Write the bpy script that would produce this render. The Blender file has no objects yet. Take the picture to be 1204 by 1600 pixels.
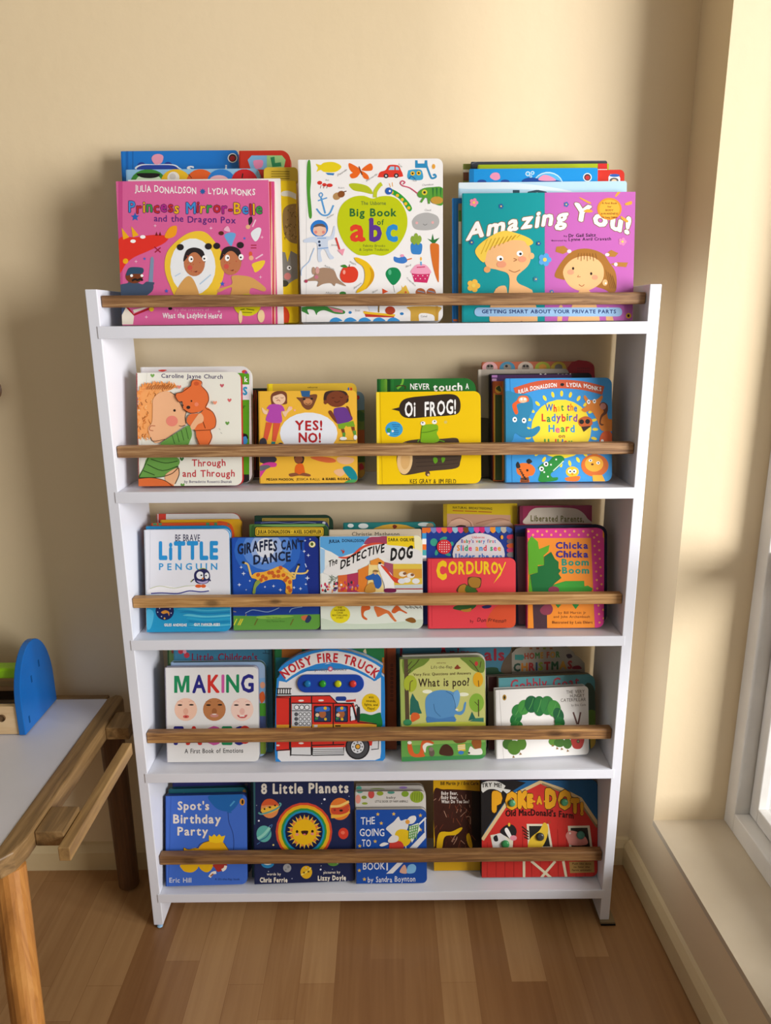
import bpy, bmesh, math, random
from mathutils import Vector, Matrix
from mathutils.geometry import tessellate_polygon
random.seed(7)
sc = bpy.context.scene
COL = sc.collection

# ------------------------------------------------------------------ camera
CAM = Vector((0.0155, -1.2280, 1.1948))
PIT, YAW, ROL, FPX = 0.25692, 0.0005, -0.00937, 1141.2
FW = Vector((math.sin(YAW)*math.cos(PIT), math.cos(YAW)*math.cos(PIT), -math.sin(PIT)))
R0 = Vector((math.cos(YAW), -math.sin(YAW), 0)); U0 = R0.cross(FW)
RT = R0*math.cos(ROL) + U0*math.sin(ROL)
UP = -R0*math.sin(ROL) + U0*math.cos(ROL)
cd = bpy.data.cameras.new('camera'); cam = bpy.data.objects.new('camera', cd); COL.objects.link(cam)
cd.sensor_fit = 'VERTICAL'; cd.sensor_height = 24; cd.sensor_width = 18; cd.lens = FPX/1600*24
cd.clip_start = .02
mw = Matrix((RT, UP, -FW)).transposed().to_4x4(); mw.translation = CAM
cam.matrix_world = mw; sc.camera = cam

# ------------------------------------------------------------------ light
sc.view_settings.view_transform = 'Standard'; sc.view_settings.look = 'None'
sc.view_settings.gamma = 1; sc.view_settings.use_curve_mapping = False
sc.view_settings.exposure = 0.0
wd = bpy.data.worlds.new('sky'); sc.world = wd; wd.use_nodes = True
bg = wd.node_tree.nodes['Background']; bg.inputs[0].default_value = (1, .93, .82, 1); bg.inputs[1].default_value = .22
def area(name, loc, target, sx, sy, power, col):
    l = bpy.data.lights.new(name, 'AREA'); l.shape = 'RECTANGLE'; l.size = sx; l.size_y = sy
    l.energy = power; l.color = col
    o = bpy.data.objects.new(name, l); COL.objects.link(o); o.location = loc
    o.rotation_euler = (Vector(target)-Vector(loc)).to_track_quat('-Z', 'Y').to_euler()
    return o
area('daylight', (2.6, -1.62, 1.22), (0, .1, 1.0), 1.5, 1.6, 178, (1, .975, .96))

# ------------------------------------------------------------------ helpers
def lin(h):
    h = h.lstrip('#')
    if len(h) == 3: h = ''.join(c*2 for c in h)
    o = []
    for i in (0, 2, 4):
        c = int(h[i:i+2], 16)/255
        o.append(c/12.92 if c <= .04045 else ((c+.055)/1.055)**2.4)
    return (*o, 1)
MC = {}
def M(h, rough=.42, name=None):
    k = (h, rough)
    if k not in MC:
        m = bpy.data.materials.new(name or 'ink_'+h.lstrip('#')); m.use_nodes = True
        b = m.node_tree.nodes['Principled BSDF']
        b.inputs['Base Color'].default_value = lin(h); b.inputs['Roughness'].default_value = rough
        b.inputs['Specular IOR Level'].default_value = .3
        MC[k] = m
    return MC[k]
def nodes(name):
    m = bpy.data.materials.new(name); m.use_nodes = True
    nt = m.node_tree; return m, nt, nt.nodes['Principled BSDF'], nt.nodes.new, nt.links.new
def ramp(new, stops):
    r = new('ShaderNodeValToRGB'); e = r.color_ramp.elements
    while len(e) < len(stops): e.new(.5)
    for x, (p, c) in zip(e, stops): x.position = p; x.color = lin(c)
    return r
def paint(name, c1, c2, rough=.6, scale=3, bump=.08, bscale=60):
    m, nt, b, new, ln = nodes(name)
    tc = new('ShaderNodeTexCoord'); n = new('ShaderNodeTexNoise'); n.inputs['Scale'].default_value = scale
    n.inputs['Detail'].default_value = 4
    ln(tc.outputs['Object'], n.inputs['Vector']); r = ramp(new, [(.35, c1), (.65, c2)])
    ln(n.outputs['Fac'], r.inputs[0]); ln(r.outputs[0], b.inputs['Base Color']); b.inputs['Roughness'].default_value = rough
    n2 = new('ShaderNodeTexNoise'); n2.inputs['Scale'].default_value = bscale; n2.inputs['Detail'].default_value = 3
    ln(tc.outputs['Object'], n2.inputs['Vector'])
    bp = new('ShaderNodeBump'); bp.inputs['Strength'].default_value = bump; bp.inputs['Distance'].default_value = .004
    ln(n2.outputs['Fac'], bp.inputs['Height']); ln(bp.outputs[0], b.inputs['Normal'])
    return m
def wood(name, stops, sc3, rough=.55, seed=0, bump=.15, knots=None):
    m, nt, b, new, ln = nodes(name)
    tc = new('ShaderNodeTexCoord'); mp = new('ShaderNodeMapping')
    mp.inputs['Scale'].default_value = sc3; mp.inputs['Location'].default_value = (seed*1.7, seed*.9, seed*2.3)
    ln(tc.outputs['Object'], mp.inputs['Vector'])
    n = new('ShaderNodeTexNoise'); n.inputs['Scale'].default_value = 1; n.inputs['Detail'].default_value = 7
    n.inputs['Roughness'].default_value = .62; n.inputs['Distortion'].default_value = .6
    ln(mp.outputs[0], n.inputs['Vector']); r = ramp(new, stops); ln(n.outputs['Fac'], r.inputs[0])
    out = r.outputs[0]
    if knots:
        for (kx, ky, kz, kr) in knots:
            vm = new('ShaderNodeVectorMath'); vm.operation = 'SUBTRACT'; ln(tc.outputs['Object'], vm.inputs[0])
            vm.inputs[1].default_value = (kx, ky, kz)
            ms = new('ShaderNodeVectorMath'); ms.operation = 'MULTIPLY'; ms.inputs[1].default_value = (.45, .0, 1); ln(vm.outputs[0], ms.inputs[0])
            le = new('ShaderNodeVectorMath'); le.operation = 'LENGTH'; ln(ms.outputs[0], le.inputs[0])
            mr = new('ShaderNodeMapRange'); mr.inputs['From Min'].default_value = kr*.4; mr.inputs['From Max'].default_value = kr
            mr.inputs['To Min'].default_value = .6; mr.inputs['To Max'].default_value = 0; ln(le.outputs['Value'], mr.inputs['Value'])
            mx = new('ShaderNodeMix'); mx.data_type = 'RGBA'; ln(mr.outputs[0], mx.inputs[0]); ln(out, mx.inputs[6]); mx.inputs[7].default_value = lin('#3a2412')
            out = mx.outputs[2]
    ln(out, b.inputs['Base Color']); b.inputs['Roughness'].default_value = rough
    bp = new('ShaderNodeBump'); bp.inputs['Strength'].default_value = bump; bp.inputs['Distance'].default_value = .002
    ln(n.outputs['Fac'], bp.inputs['Height']); ln(bp.outputs[0], b.inputs['Normal'])
    return m
def link(name, me, mats, parent=None, bevel=0, smooth=False):
    o = bpy.data.objects.new(name, me); COL.objects.link(o)
    for m in (mats if isinstance(mats, (list, tuple)) else [mats]): me.materials.append(m)
    if parent is not None: o.parent = parent
    if bevel:
        md = o.modifiers.new('b', 'BEVEL'); md.width = bevel; md.segments = 2; md.limit_method = 'ANGLE'; md.angle_limit = .6
    if smooth:
        for p in me.polygons: p.use_smooth = True
    return o
def tag(o, label=None, cat=None, group=None, kind=None):
    if label: o['label'] = label
    if cat: o['category'] = cat
    if group: o['group'] = group
    if kind: o['kind'] = kind
    return o
def empty(name, loc=(0, 0, 0)):
    o = bpy.data.objects.new(name, None); COL.objects.link(o); o.location = loc; o.empty_display_size = .02
    return o
class MB:
    def __init__(s): s.v = []; s.f = []
    def box(s, x0, x1, y0, y1, z0, z1):
        return s.hexa([(x0, y0, z0), (x1, y0, z0), (x1, y1, z0), (x0, y1, z0), (x0, y0, z1), (x1, y0, z1), (x1, y1, z1), (x0, y1, z1)])
    def hexa(s, c):
        k = len(s.v); s.v += [tuple(p) for p in c]
        s.f += [tuple(k+i for i in q) for q in ((0, 3, 2, 1), (4, 5, 6, 7), (0, 1, 5, 4), (1, 2, 6, 5), (2, 3, 7, 6), (3, 0, 4, 7))]
        return s
    def prism(s, pts, f0, f1):
        """pts 2D outline; f0/f1 map a 2D point to 3D for either end"""
        k = len(s.v); n = len(pts)
        s.v += [tuple(f0(p)) for p in pts]+[tuple(f1(p)) for p in pts]
        s.f.append(tuple(range(k+n-1, k-1, -1))); s.f.append(tuple(range(k+n, k+2*n)))
        for i in range(n):
            j = (i+1) % n; s.f.append((k+i, k+j, k+n+j, k+n+i))
        return s
    def tube(s, p0, p1, r0, r1, n=20, rings=1):
        p0 = Vector(p0); p1 = Vector(p1); d = (p1-p0).normalized()
        a = d.orthogonal().normalized(); b = d.cross(a); k = len(s.v)
        for t, (p, r) in enumerate(((p0, r0*.8), (p0+d*.004, r0), (p1-d*.004, r1), (p1, r1*.8))):
            for i in range(n):
                an = 2*math.pi*i/n; s.v.append(tuple(p+a*math.cos(an)*r+b*math.sin(an)*r))
        for t in range(3):
            for i in range(n):
                j = (i+1) % n; s.f.append((k+t*n+i, k+t*n+j, k+(t+1)*n+j, k+(t+1)*n+i))
        s.f.append(tuple(range(k+n-1, k-1, -1))); s.f.append(tuple(range(k+3*n, k+4*n)))
        return s
    def build(s, name, mats, parent=None, bevel=0, off=None):
        me = bpy.data.meshes.new(name)
        vs = s.v if off is None else [tuple(Vector(p)-Vector(off)) for p in s.v]
        me.from_pydata(vs, [], s.f); me.update()
        bm = bmesh.new(); bm.from_mesh(me); bmesh.ops.recalc_face_normals(bm, faces=bm.faces); bm.to_mesh(me); bm.free()
        return link(name, me, mats, parent, bevel)
def struct(o, label=None):
    o['kind'] = 'structure'
    return o

# ------------------------------------------------------------------ room
YW = .178                                    # back wall
def wx(y): return .557+.0355*(.178-y)        # right wall runs slightly out of square
YR, SILL, XF = .062, .1955, .705             # window reveal, sill height, window frame plane
WTOP, WEND = 2.1, -1.75
cream = paint('cream_wall_paint', '#e8d4ae', '#ebd8b5', .7, 1.5, .12, 45)
mwall_r = cream
m = MB().box(-1.7, .9, YW, YW+.15, 0, 2.4); struct(m.build('wall_back', cream))
def wseg(m, y0, y1, z0, z1, x1=.78):
    m.hexa([(wx(y0), y0, z0), (x1, y0, z0), (x1, y1, z0), (wx(y1), y1, z0), (wx(y0), y0, z1), (x1, y0, z1), (x1, y1, z1), (wx(y1), y1, z1)])
m = MB(); wseg(m, YR, YW, 0, 2.4); wseg(m, WEND, YR, 0, SILL-.002); wseg(m, WEND, YR, WTOP, 2.4); wseg(m, -2.6, WEND, 0, 2.4)
struct(m.build('wall_right', cream))
m = MB(); m.hexa([(wx(WEND)-.001, WEND, SILL-.012), (XF+.004, WEND, SILL-.012), (XF+.004, YR, SILL-.012), (wx(YR)-.001, YR, SILL-.012),
                  (wx(WEND)-.001, WEND, SILL), (XF+.004, WEND, SILL), (XF+.004, YR, SILL), (wx(YR)-.001, YR, SILL)])
sill_m = paint('sill_paint', '#c9bba2', '#d3c6ae', .55, 6, .1, 40)
struct(m.build('trim_1', sill_m))
struct(MB().box(-1.7, .9, -2.6, YW+.15, 2.4, 2.5).build('ceiling', paint('ceiling_paint', '#eeeae0', '#f2eee6', .8)))
# laminate floor, strips running to the back wall
def floor_mat():
    m, nt, b, new, ln = nodes('laminate_planks')
    tc = new('ShaderNodeTexCoord'); mp = new('ShaderNodeMapping'); mp.inputs['Rotation'].default_value = (0, 0, math.pi/2)
    mp.inputs['Location'].default_value = (.13, .021, 0)
    ln(tc.outputs['Object'], mp.inputs['Vector'])
    br = new('ShaderNodeTexBrick'); br.inputs['Scale'].default_value = 1; br.inputs['Brick Width'].default_value = .42
    br.inputs['Row Height'].default_value = .066; br.inputs['Mortar Size'].default_value = .0005; br.inputs['Mortar Smooth'].default_value = .3
    br.inputs['Color1'].default_value = (0, 0, 0, 1); br.inputs['Color2'].default_value = (1, 1, 1, 1); br.inputs['Mortar'].default_value = (.1, .1, .1, 1)
    br.inputs['Bias'].default_value = 0; br.offset = .37; br.offset_frequency = 2; br.squash = .8; br.squash_frequency = 3
    ln(mp.outputs[0], br.inputs['Vector'])
    mp2 = new('ShaderNodeMapping'); mp2.inputs['Scale'].default_value = (55, 2.2, 1); ln(tc.outputs['Object'], mp2.inputs['Vector'])
    n = new('ShaderNodeTexNoise'); n.inputs['Scale'].default_value = 1; n.inputs['Detail'].default_value = 6; n.inputs['Distortion'].default_value = .8
    ln(mp2.outputs[0], n.inputs['Vector'])
    mx = new('ShaderNodeMix'); mx.data_type = 'FLOAT'; mx.inputs[0].default_value = .5
    sx = new('ShaderNodeSeparateColor'); ln(br.outputs['Color'], sx.inputs[0])
    ln(sx.outputs[0], mx.inputs[2]); ln(n.outputs['Fac'], mx.inputs[3])
    r = ramp(new, [(.12, '#865c37'), (.45, '#9f754a'), (.8, '#ba9263')]); ln(mx.outputs[0], r.inputs[0])
    ln(r.outputs[0], b.inputs['Base Color']); b.inputs['Roughness'].default_value = .38
    return m
struct(MB().box(-1.7, .78, -2.6, YW, -.06, 0).build('floor', floor_mat()))
bb = paint('baseboard_paint', '#d9c497', '#dfcda4', .5, 4)
def base_profile(): return [(0, 0), (.015, 0), (.015, .045), (.011, .052), (.006, .06), (0, .064)]
m = MB(); m.prism(base_profile(), lambda p: (-1.7, YW-p[0], p[1]), lambda p: (wx(YW)-.0, YW-p[0], p[1])); struct(m.build('baseboard_back', bb))
m = MB(); m.prism(base_profile(), lambda p: (wx(-2.6)-p[0], -2.6, p[1]+.004), lambda p: (wx(YW-.015)-p[0], YW-.015, p[1]+.004)); struct(m.build('baseboard_right', bb))
# window in the right wall
wroot = struct(empty('window_1', (XF, WEND/2, SILL)))
wpaint = paint('window_gloss_paint', '#e2e0db', '#edebe6', .35, 9)
def wadd(mb, name, mat=wpaint, bevel=.002): return mb.build(name, mat, wroot, bevel, off=(XF, WEND/2, SILL))
m = MB()
m.box(XF, XF+.075, YR-.038, YR, SILL, WTOP); m.box(XF, XF+.075, WEND, WEND+.038, SILL, WTOP)
m.box(XF, XF+.075, WEND+.038, YR-.038, SILL, SILL+.042); m.box(XF, XF+.075, WEND+.038, YR-.038, WTOP-.04, WTOP)
m.box(XF+.008, XF+.07, WEND+.038, YR-.038, .745, .785)
for y in (-.52, -1.13): m.box(XF+.002, XF+.07, y-.025, y+.025, SILL+.042, WTOP-.04)
wadd(m, 'window_frame')
ys = [(WEND+.038, -1.155), (-1.105, -.545), (-.495, YR-.038)]
for (y0, y1) in ys:
    m = MB(); z0, z1 = SILL+.042, .745
    m.box(XF+.028, XF+.062, y0+.002, y0+.03, z0+.002, z1-.002); m.box(XF+.028, XF+.062, y1-.03, y1-.002, z0+.002, z1-.002)
    m.box(XF+.028, XF+.062, y0+.03, y1-.03, z0+.002, z0+.032); m.box(XF+.028, XF+.062, y0+.03, y1-.03, z1-.032, z1-.002)
    wadd(m, 'casement')
def glass():
    m = bpy.data.materials.new('window_glass'); m.use_nodes = True; nt = m.node_tree; nt.nodes.remove(nt.nodes['Principled BSDF'])
    t = nt.nodes.new('ShaderNodeBsdfTransparent'); g = nt.nodes.new('ShaderNodeBsdfGlossy'); g.inputs['Roughness'].default_value = .02
    x = nt.nodes.new('ShaderNodeMixShader'); f = nt.nodes.new('ShaderNodeFresnel'); f.inputs[0].default_value = 1.25
    nt.links.new(f.outputs[0], x.inputs[0]); nt.links.new(t.outputs[0], x.inputs[1]); nt.links.new(g.outputs[0], x.inputs[2])
    nt.links.new(x.outputs[0], nt.nodes['Material Output'].inputs[0]); return m
gm = glass()
for (y0, y1) in ys:
    m = MB(); m.box(XF+.044, XF+.047, y0+.028, y1-.028, SILL+.07, .717); m.box(XF+.044, XF+.047, y0, y1, .785, WTOP-.04)
    wadd(m, 'window_pane', gm, 0)
# outside
out = paint('garden_paving', '#8b8a80', '#a5a193', .9, 5)
struct(MB().box(.8, 6, -5, 4, -.5, -.35).build('outside_ground', out))
def stone():
    m, nt, b, new, ln = nodes('garden_stone_wall')
    tc = new('ShaderNodeTexCoord'); mp = new('ShaderNodeMapping'); mp.inputs['Rotation'].default_value = (math.pi/2, 0, 0); ln(tc.outputs['Object'], mp.inputs['Vector'])
    br = new('ShaderNodeTexBrick'); br.inputs['Scale'].default_value = 1; br.inputs['Brick Width'].default_value = .35; br.inputs['Row Height'].default_value = .12
    br.inputs['Mortar Size'].default_value = .012; br.inputs['Color1'].default_value = lin('#a58f70'); br.inputs['Color2'].default_value = lin('#c2ae8c'); br.inputs['Mortar'].default_value = lin('#6d6458')
    ln(mp.outputs[0], br.inputs['Vector']); ln(br.outputs['Color'], b.inputs['Base Color']); b.inputs['Roughness'].default_value = .9
    return m
struct(MB().box(.95, 4, .75, .95, -.35, 1.1).build('outside_wall', stone()))

# ------------------------------------------------------------------ bookcase
S0, SP, ST = 1.189, .27705, .0196
ZS = [S0-i*SP for i in range(5)]
PI_, PO, PD = .4449, .4641, .157
white = paint('white_laminate', '#e2e5ef', '#e7eaf3', .35, 5, .02, 30)
BC = empty('bookcase', (0, .08, 0))
tag(BC, 'white bookcase with five shelves and wooden front rails standing against the cream wall', 'bookcase')
OFF = (0, .08, 0)
for s in (-1, 1):
    a, b = sorted((s*PI_, s*PO))
    MB().box(a, b, 0, PD, .0056 if s < 0 else .008, S0+.058).build('side_panel', white, BC, .0012, off=OFF)
for i, z in enumerate(ZS):
    m = MB(); m.box(-PI_+.0003, PI_-.0003, .0015, PD, z-ST, z); m.box(-.45, .45, -.0012, .0012, z-ST, z)
    m.build('shelf', white, BC, .0006, off=OFF)
woods = [[(.3, '#5c3f26'), (.48, '#86603c'), (.68, '#b48d60')], [(.3, '#6b4a2e'), (.48, '#936c46'), (.68, '#c29c6e')], [(.3, '#8a6239'), (.48, '#b1854f'), (.68, '#cfa46c')],
         [(.3, '#64452a'), (.48, '#916840'), (.68, '#bd9056')], [(.3, '#56391f'), (.48, '#7f5a36'), (.68, '#a37a4a')]]
kn = [None, None, [(-.30, .02, ZS[2]+.066, .008), (-.185, .02, ZS[2]+.068, .006)], [(.335, .02, ZS[3]+.071, .009), (.375, .02, ZS[3]+.066, .006)], [(-.385, .02, ZS[4]+.068, .009)]]
for i, (zt, zb) in enumerate(((.0475, .0285), (.0765, .0565), (.0762, .0568), (.0788, .057), (.0795, .0583))):
    z = ZS[i]; dz = (-.0012, -.0008, -.0004, 0, 0)[i]
    kk = [(k[0], k[1]-.08, k[2], k[3]) for k in kn[i]] if kn[i] else None
    m = MB(); m.hexa([(-PI_+.0008, .0125, z+zb-dz), (PI_-.0008, .0125, z+zb+dz), (PI_-.0008, .030, z+zb+dz), (-PI_+.0008, .030, z+zb-dz),
                      (-PI_+.0008, .0125, z+zt-dz), (PI_-.0008, .0125, z+zt+dz), (PI_-.0008, .030, z+zt+dz), (-PI_+.0008, .030, z+zt-dz)])
    m.build('rail', wood('rail_oak_%d' % i, woods[i], (9, 70, 190), .5, i*3.1+1, .25, kk), BC, .0022, off=OFF)
# packing under the feet
o = MB().box(.4445, .4745, -.006, .06, .0035, .0078).build('folded_card', paint('brown_card', '#77664a', '#857354', .8), None, .0005)
MB().box(.446, .4755, -.0075, .06, .0002, .0034).build('black_felt', M('#141210', .9), o, .0005)
tag(o, 'folded brown card wedged under the right foot of the bookcase', 'card')
bm = bmesh.new(); bmesh.ops.create_uvsphere(bm, u_segments=16, v_segments=10, radius=1)
for v in bm.verts: v.co = Vector((-.452+v.co.x*.006, .001+v.co.y*.005, .0028+v.co.z*.0027))
me = bpy.data.meshes.new('putty'); bm.to_mesh(me); bm.free()
tag(link('adhesive_putty', me, M('#9cc6ea', .6), None, 0, True), 'small blob of pale blue putty at the left foot of the bookcase', 'putty')

# ------------------------------------------------------------------ children's table
TZ = .442
tw = wood('mango_wood', [(.25, '#574228'), (.5, '#80633d'), (.75, '#a08055')], (6, 6, 60), .5, 2, .2)
twx = wood('mango_wood_long', [(.25, '#5f492d'), (.5, '#8a6c43'), (.75, '#b08e60')], (70, 5, 70), .5, 5, .2)
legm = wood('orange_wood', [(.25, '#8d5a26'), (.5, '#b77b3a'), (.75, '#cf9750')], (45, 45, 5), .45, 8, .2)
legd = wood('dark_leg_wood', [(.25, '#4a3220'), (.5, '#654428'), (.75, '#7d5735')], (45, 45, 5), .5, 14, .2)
T = empty('kids_table', (-.85, -.1, 0)); tag(T, "low children's table with white top and rustic wooden frame left of the bookcase", 'table')
TO = (-.85, -.1, 0)
X0, X1, Y0, Y1 = -1.17, -.531, -.338, .156
MB().box(X0+.03, -.563, Y0+.03, Y1-.016, TZ-.014, TZ-.002).build('tabletop', paint('white_tabletop', '#d8d9e2', '#dfe0e8', .4, 4, .02), T, 0, off=TO)
def rrect(x0, x1, y0, y1, r, n=6):
    P = []
    for cx, cy, a0 in ((x1-r, y1-r, 0), (x0+r, y1-r, 90), (x0+r, y0+r, 180), (x1-r, y0+r, 270)):
        for k in range(n+1):
            a = math.radians(a0+90*k/n); P.append((cx+r*math.cos(a), cy+r*math.sin(a)))
    return P
def corner(cx, cy, sx, sy):
    return None
fr = MB(); fr.prism([(X1-.033, Y0+.033), (X1-.033, Y1-.016), (X1-.02, Y1), (X1-.008, Y1-.004), (X1, Y1-.016), (X1, Y0+.055), (X1-.006, Y0+.025), (X1-.02, Y0+.008), (X1-.033, Y0+.002)],
                    lambda p: (p[0], p[1], TZ-.034), lambda p: (p[0], p[1], TZ))
fr.build('frame_rail', twx, T, .003, off=TO)
fr = MB(); fr.prism([(X0, Y0+.02), (X0, Y1-.02), (X0+.03, Y1-.02), (X0+.03, Y0+.02)], lambda p: (p[0], p[1], TZ-.034), lambda p: (p[0], p[1], TZ)); fr.build('frame_rail', twx, T, .003, off=TO)
MB().box(X0+.0305, X1-.0335, Y1-.016, Y1, TZ-.034, TZ).build('frame_rail', tw, T, .003, off=TO)
MB().box(X0+.0305, X1-.0335, Y0, Y0+.03, TZ-.034, TZ).build('frame_rail', tw, T, .003, off=TO)
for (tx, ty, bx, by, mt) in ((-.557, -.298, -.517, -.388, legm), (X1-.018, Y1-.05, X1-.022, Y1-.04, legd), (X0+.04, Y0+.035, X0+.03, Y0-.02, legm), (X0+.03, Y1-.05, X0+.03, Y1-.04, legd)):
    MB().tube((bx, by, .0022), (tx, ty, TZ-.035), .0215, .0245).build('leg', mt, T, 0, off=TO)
lt = wood('pale_mango', [(.25, '#7d5f3b'), (.5, '#a3814f'), (.75, '#c3a06a')], (60, 5, 60), .5, 11, .2)
for (y0, y1) in ((-.262, -.200), (.035, .095)):
    MB().box(X1+.0005, -.4855, y0, y1, TZ-.032, TZ-.006).build('bar_bracket', twx, T, .0018, off=TO)
MB().box(-.4845, -.4665, -.288, -.004, TZ-.038, TZ-.014).build('paper_bar', lt, T, .0015, off=TO)
# blue-ended wooden toy
Y = empty('toy_bench', (-.70, .07, TZ)); tag(Y, "wooden toy with a tall blue arched end standing on the children's table", 'toy')
YO = (-.70, .07, TZ); bl = paint('blue_toy_paint', '#0a62b4', '#0c69bb', .3, 12, .03)
P = []
for k in range(25):
    a = math.pi*k/24; P.append((.070+.068*math.cos(a), .055+.108*math.sin(a)))
P = [(.138, 0)]+P+[(.002, 0)]
m = MB(); m.prism(P, lambda p: (-.680, p[0], TZ+p[1]), lambda p: (-.667, p[0], TZ+p[1]))
e_ = m.build('end_panel', bl, Y, .0015, off=YO)
for (yy, zz) in ((.05, .092), (.085, .108), (.022, .022)):
    MB().box(-.6672, -.6664, yy-.002, yy+.002, TZ+zz-.007, TZ+zz+.007).build('slot', M('#084a85', .6), Y, 0, off=YO)
nat = wood('pale_beech', [(.25, '#cbaa7c'), (.5, '#d9bb8f'), (.75, '#e3c9a1')], (8, 60, 60), .5, 4, .1)
fb = MB().box(-.98, -.6805, .006, .018, TZ, TZ+.058).build('front_board', nat, Y, .001, off=YO)
MB().tube((-.709, .0055, TZ+.035), (-.709, .0063, TZ+.035), .0068, .0068).build('peg_hole', M('#6b5236', .8), Y, 0, off=YO)
MB().box(-.98, -.6805, .124, .136, TZ, TZ+.058).build('rear_board', nat, Y, .001, off=YO)
MB().box(-.98, -.6805, .04, .12, TZ+.072, TZ+.082).build('shelf_board', wood('dark_toy_wood', [(.3, '#6b4d2c'), (.6, '#937044'), (.8, '#a98a5a')], (6, 50, 50), .5, 9), Y, .001, off=YO)
MB().box(-.98, -.6805, .035, .065, TZ+.1, TZ+.121).build('top_bar', M('#8cc413', .35), Y, .004, off=YO)
MB().box(-.98, -.6805, .10, .12, TZ+.02, TZ+.07).build('inner_board', wood('dark_toy_wood_b', [(.3, '#3d2a1c'), (.6, '#5c4128'), (.8, '#94714a')], (6, 50, 50), .5, 19), Y, .001, off=YO)
# basket behind the near table leg, wall knob
m = MB()
def torus(m, cx, cy, cz, R, r, n=36, k=8):
    b0 = len(m.v)
    for i in range(n):
        a = 2*math.pi*i/n
        for j in range(k):
            b = 2*math.pi*j/k; rr = R+r*math.cos(b); m.v.append((cx+rr*math.cos(a), cy+rr*math.sin(a), cz+r*math.sin(b)))
    for i in range(n):
        for j in range(k):
            m.f.append((b0+i*k+j, b0+((i+1) % n)*k+j, b0+((i+1) % n)*k+(j+1) % k, b0+i*k+(j+1) % k))
for k in range(6): torus(m, -.885, -.06, .009+k*.016, .1+.002*k, .009)
m.tube((-.885, -.06, .001), (-.885, -.06, .012), .095, .095, 30)
o = m.build('storage_basket', paint('pale_rope', '#c8b48c', '#dccba6', .9, 20, .4, 90)); tag(o, "pale coiled rope basket on the floor under the children's table", 'basket')

m = MB().tube((-.727, YW-.001, 1.076), (-.727, YW-.02, 1.076), .012, .024, 24)
o = m.build('wall_hook', wood('hook_wood', [(.3, '#5e4228'), (.6, '#7d5a38'), (.8, '#916b45')], (30, 30, 30), .5, 21)); tag(o, 'edge of a round brown wooden hook on the wall at the left', 'hook')
# ------------------------------------------------------------------ unprojection and books
def ray(x, y): return FW + RT*((x-602)/FPX) - UP*((y-800)/FPX)
GL = {}
def glyph(ch, off):
    k = (ch, off)
    if k not in GL:
        def raw(s, o):
            cu = bpy.data.curves.new('glyph', 'FONT'); cu.body = s; cu.size = 1; cu.resolution_u = 2
            ob = bpy.data.objects.new('glyph', cu); me = bpy.data.meshes.new_from_object(ob)
            r = ([v.co[:2] for v in me.vertices], [tuple(p.vertices) for p in me.polygons])
            bpy.data.objects.remove(ob); bpy.data.curves.remove(cu); bpy.data.meshes.remove(me)
            return r
        if ch == ' ': GL[k] = ([], [], .3)
        else:
            v, f = raw(ch, 0); x0 = min(p[0] for p in v); x1 = max(p[0] for p in v)
            nd = 0 if off < .008 else 4 if off < .025 else 6 if off < .05 else 8
            vv, ff = [], []
            for i in range(max(1, nd)):          # a bolder weight is the letter thickened all round
                a = math.pi/4+2*math.pi*i/nd if nd else 0; dx, dy = (off*math.cos(a), off*math.sin(a)) if nd else (0, 0)
                n0 = len(vv); vv += [(p[0]-x0+off+dx, p[1]+dy, i*9e-6) for p in v]; ff += [tuple(n0+j for j in t) for t in f]
            GL[k] = (vv, ff, x1-x0+2*off)
    return GL[k]
def clip(poly, cl):
    """Sutherland-Hodgman against the convex outline cl (ccw)"""
    out = poly
    for i in range(len(cl)):
        a = cl[i]; b = cl[(i+1) % len(cl)]; ex, ey = b[0]-a[0], b[1]-a[1]
        if abs(ex)+abs(ey) < 1e-9: continue
        inp = out; out = []
        if not inp: return []
        s = inp[-1]; ds = ex*(s[1]-a[1])-ey*(s[0]-a[0])
        for q in inp:
            d = ex*(q[1]-a[1])-ey*(q[0]-a[0])
            if (d >= 0) != (ds >= 0):
                t = ds/(ds-d); out.append((s[0]+t*(q[0]-s[0]), s[1]+t*(q[1]-s[1])))
            if d >= 0: out.append(q)
            s, ds = q, d
    return out
def smooth(pts, closed=True, n=5):
    P = []; N = len(pts)
    for i in range(N if closed else N-1):
        g = lambda k: pts[k % N] if closed else pts[max(0, min(N-1, k))]
        p0, p1, p2, p3 = g(i-1), g(i), g(i+1), g(i+2)
        for j in range(n):
            t = j/n
            P.append(tuple(.5*(2*p1[c]+(p2[c]-p0[c])*t+(2*p0[c]-5*p1[c]+4*p2[c]-p3[c])*t*t+(3*p1[c]-p0[c]-3*p2[c]+p3[c])*t**3) for c in (0, 1)))
    if not closed: P.append(tuple(pts[-1]))
    return P
CUR = {}
def stack(shelf, yb, tilt, yaw, crop, group):
    CUR.update(z=ZS[shelf], d=yb, th=math.radians(tilt), yaw=math.radians(yaw), crop=crop, group=group)
PAPER = '#e9e2d2'
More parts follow.
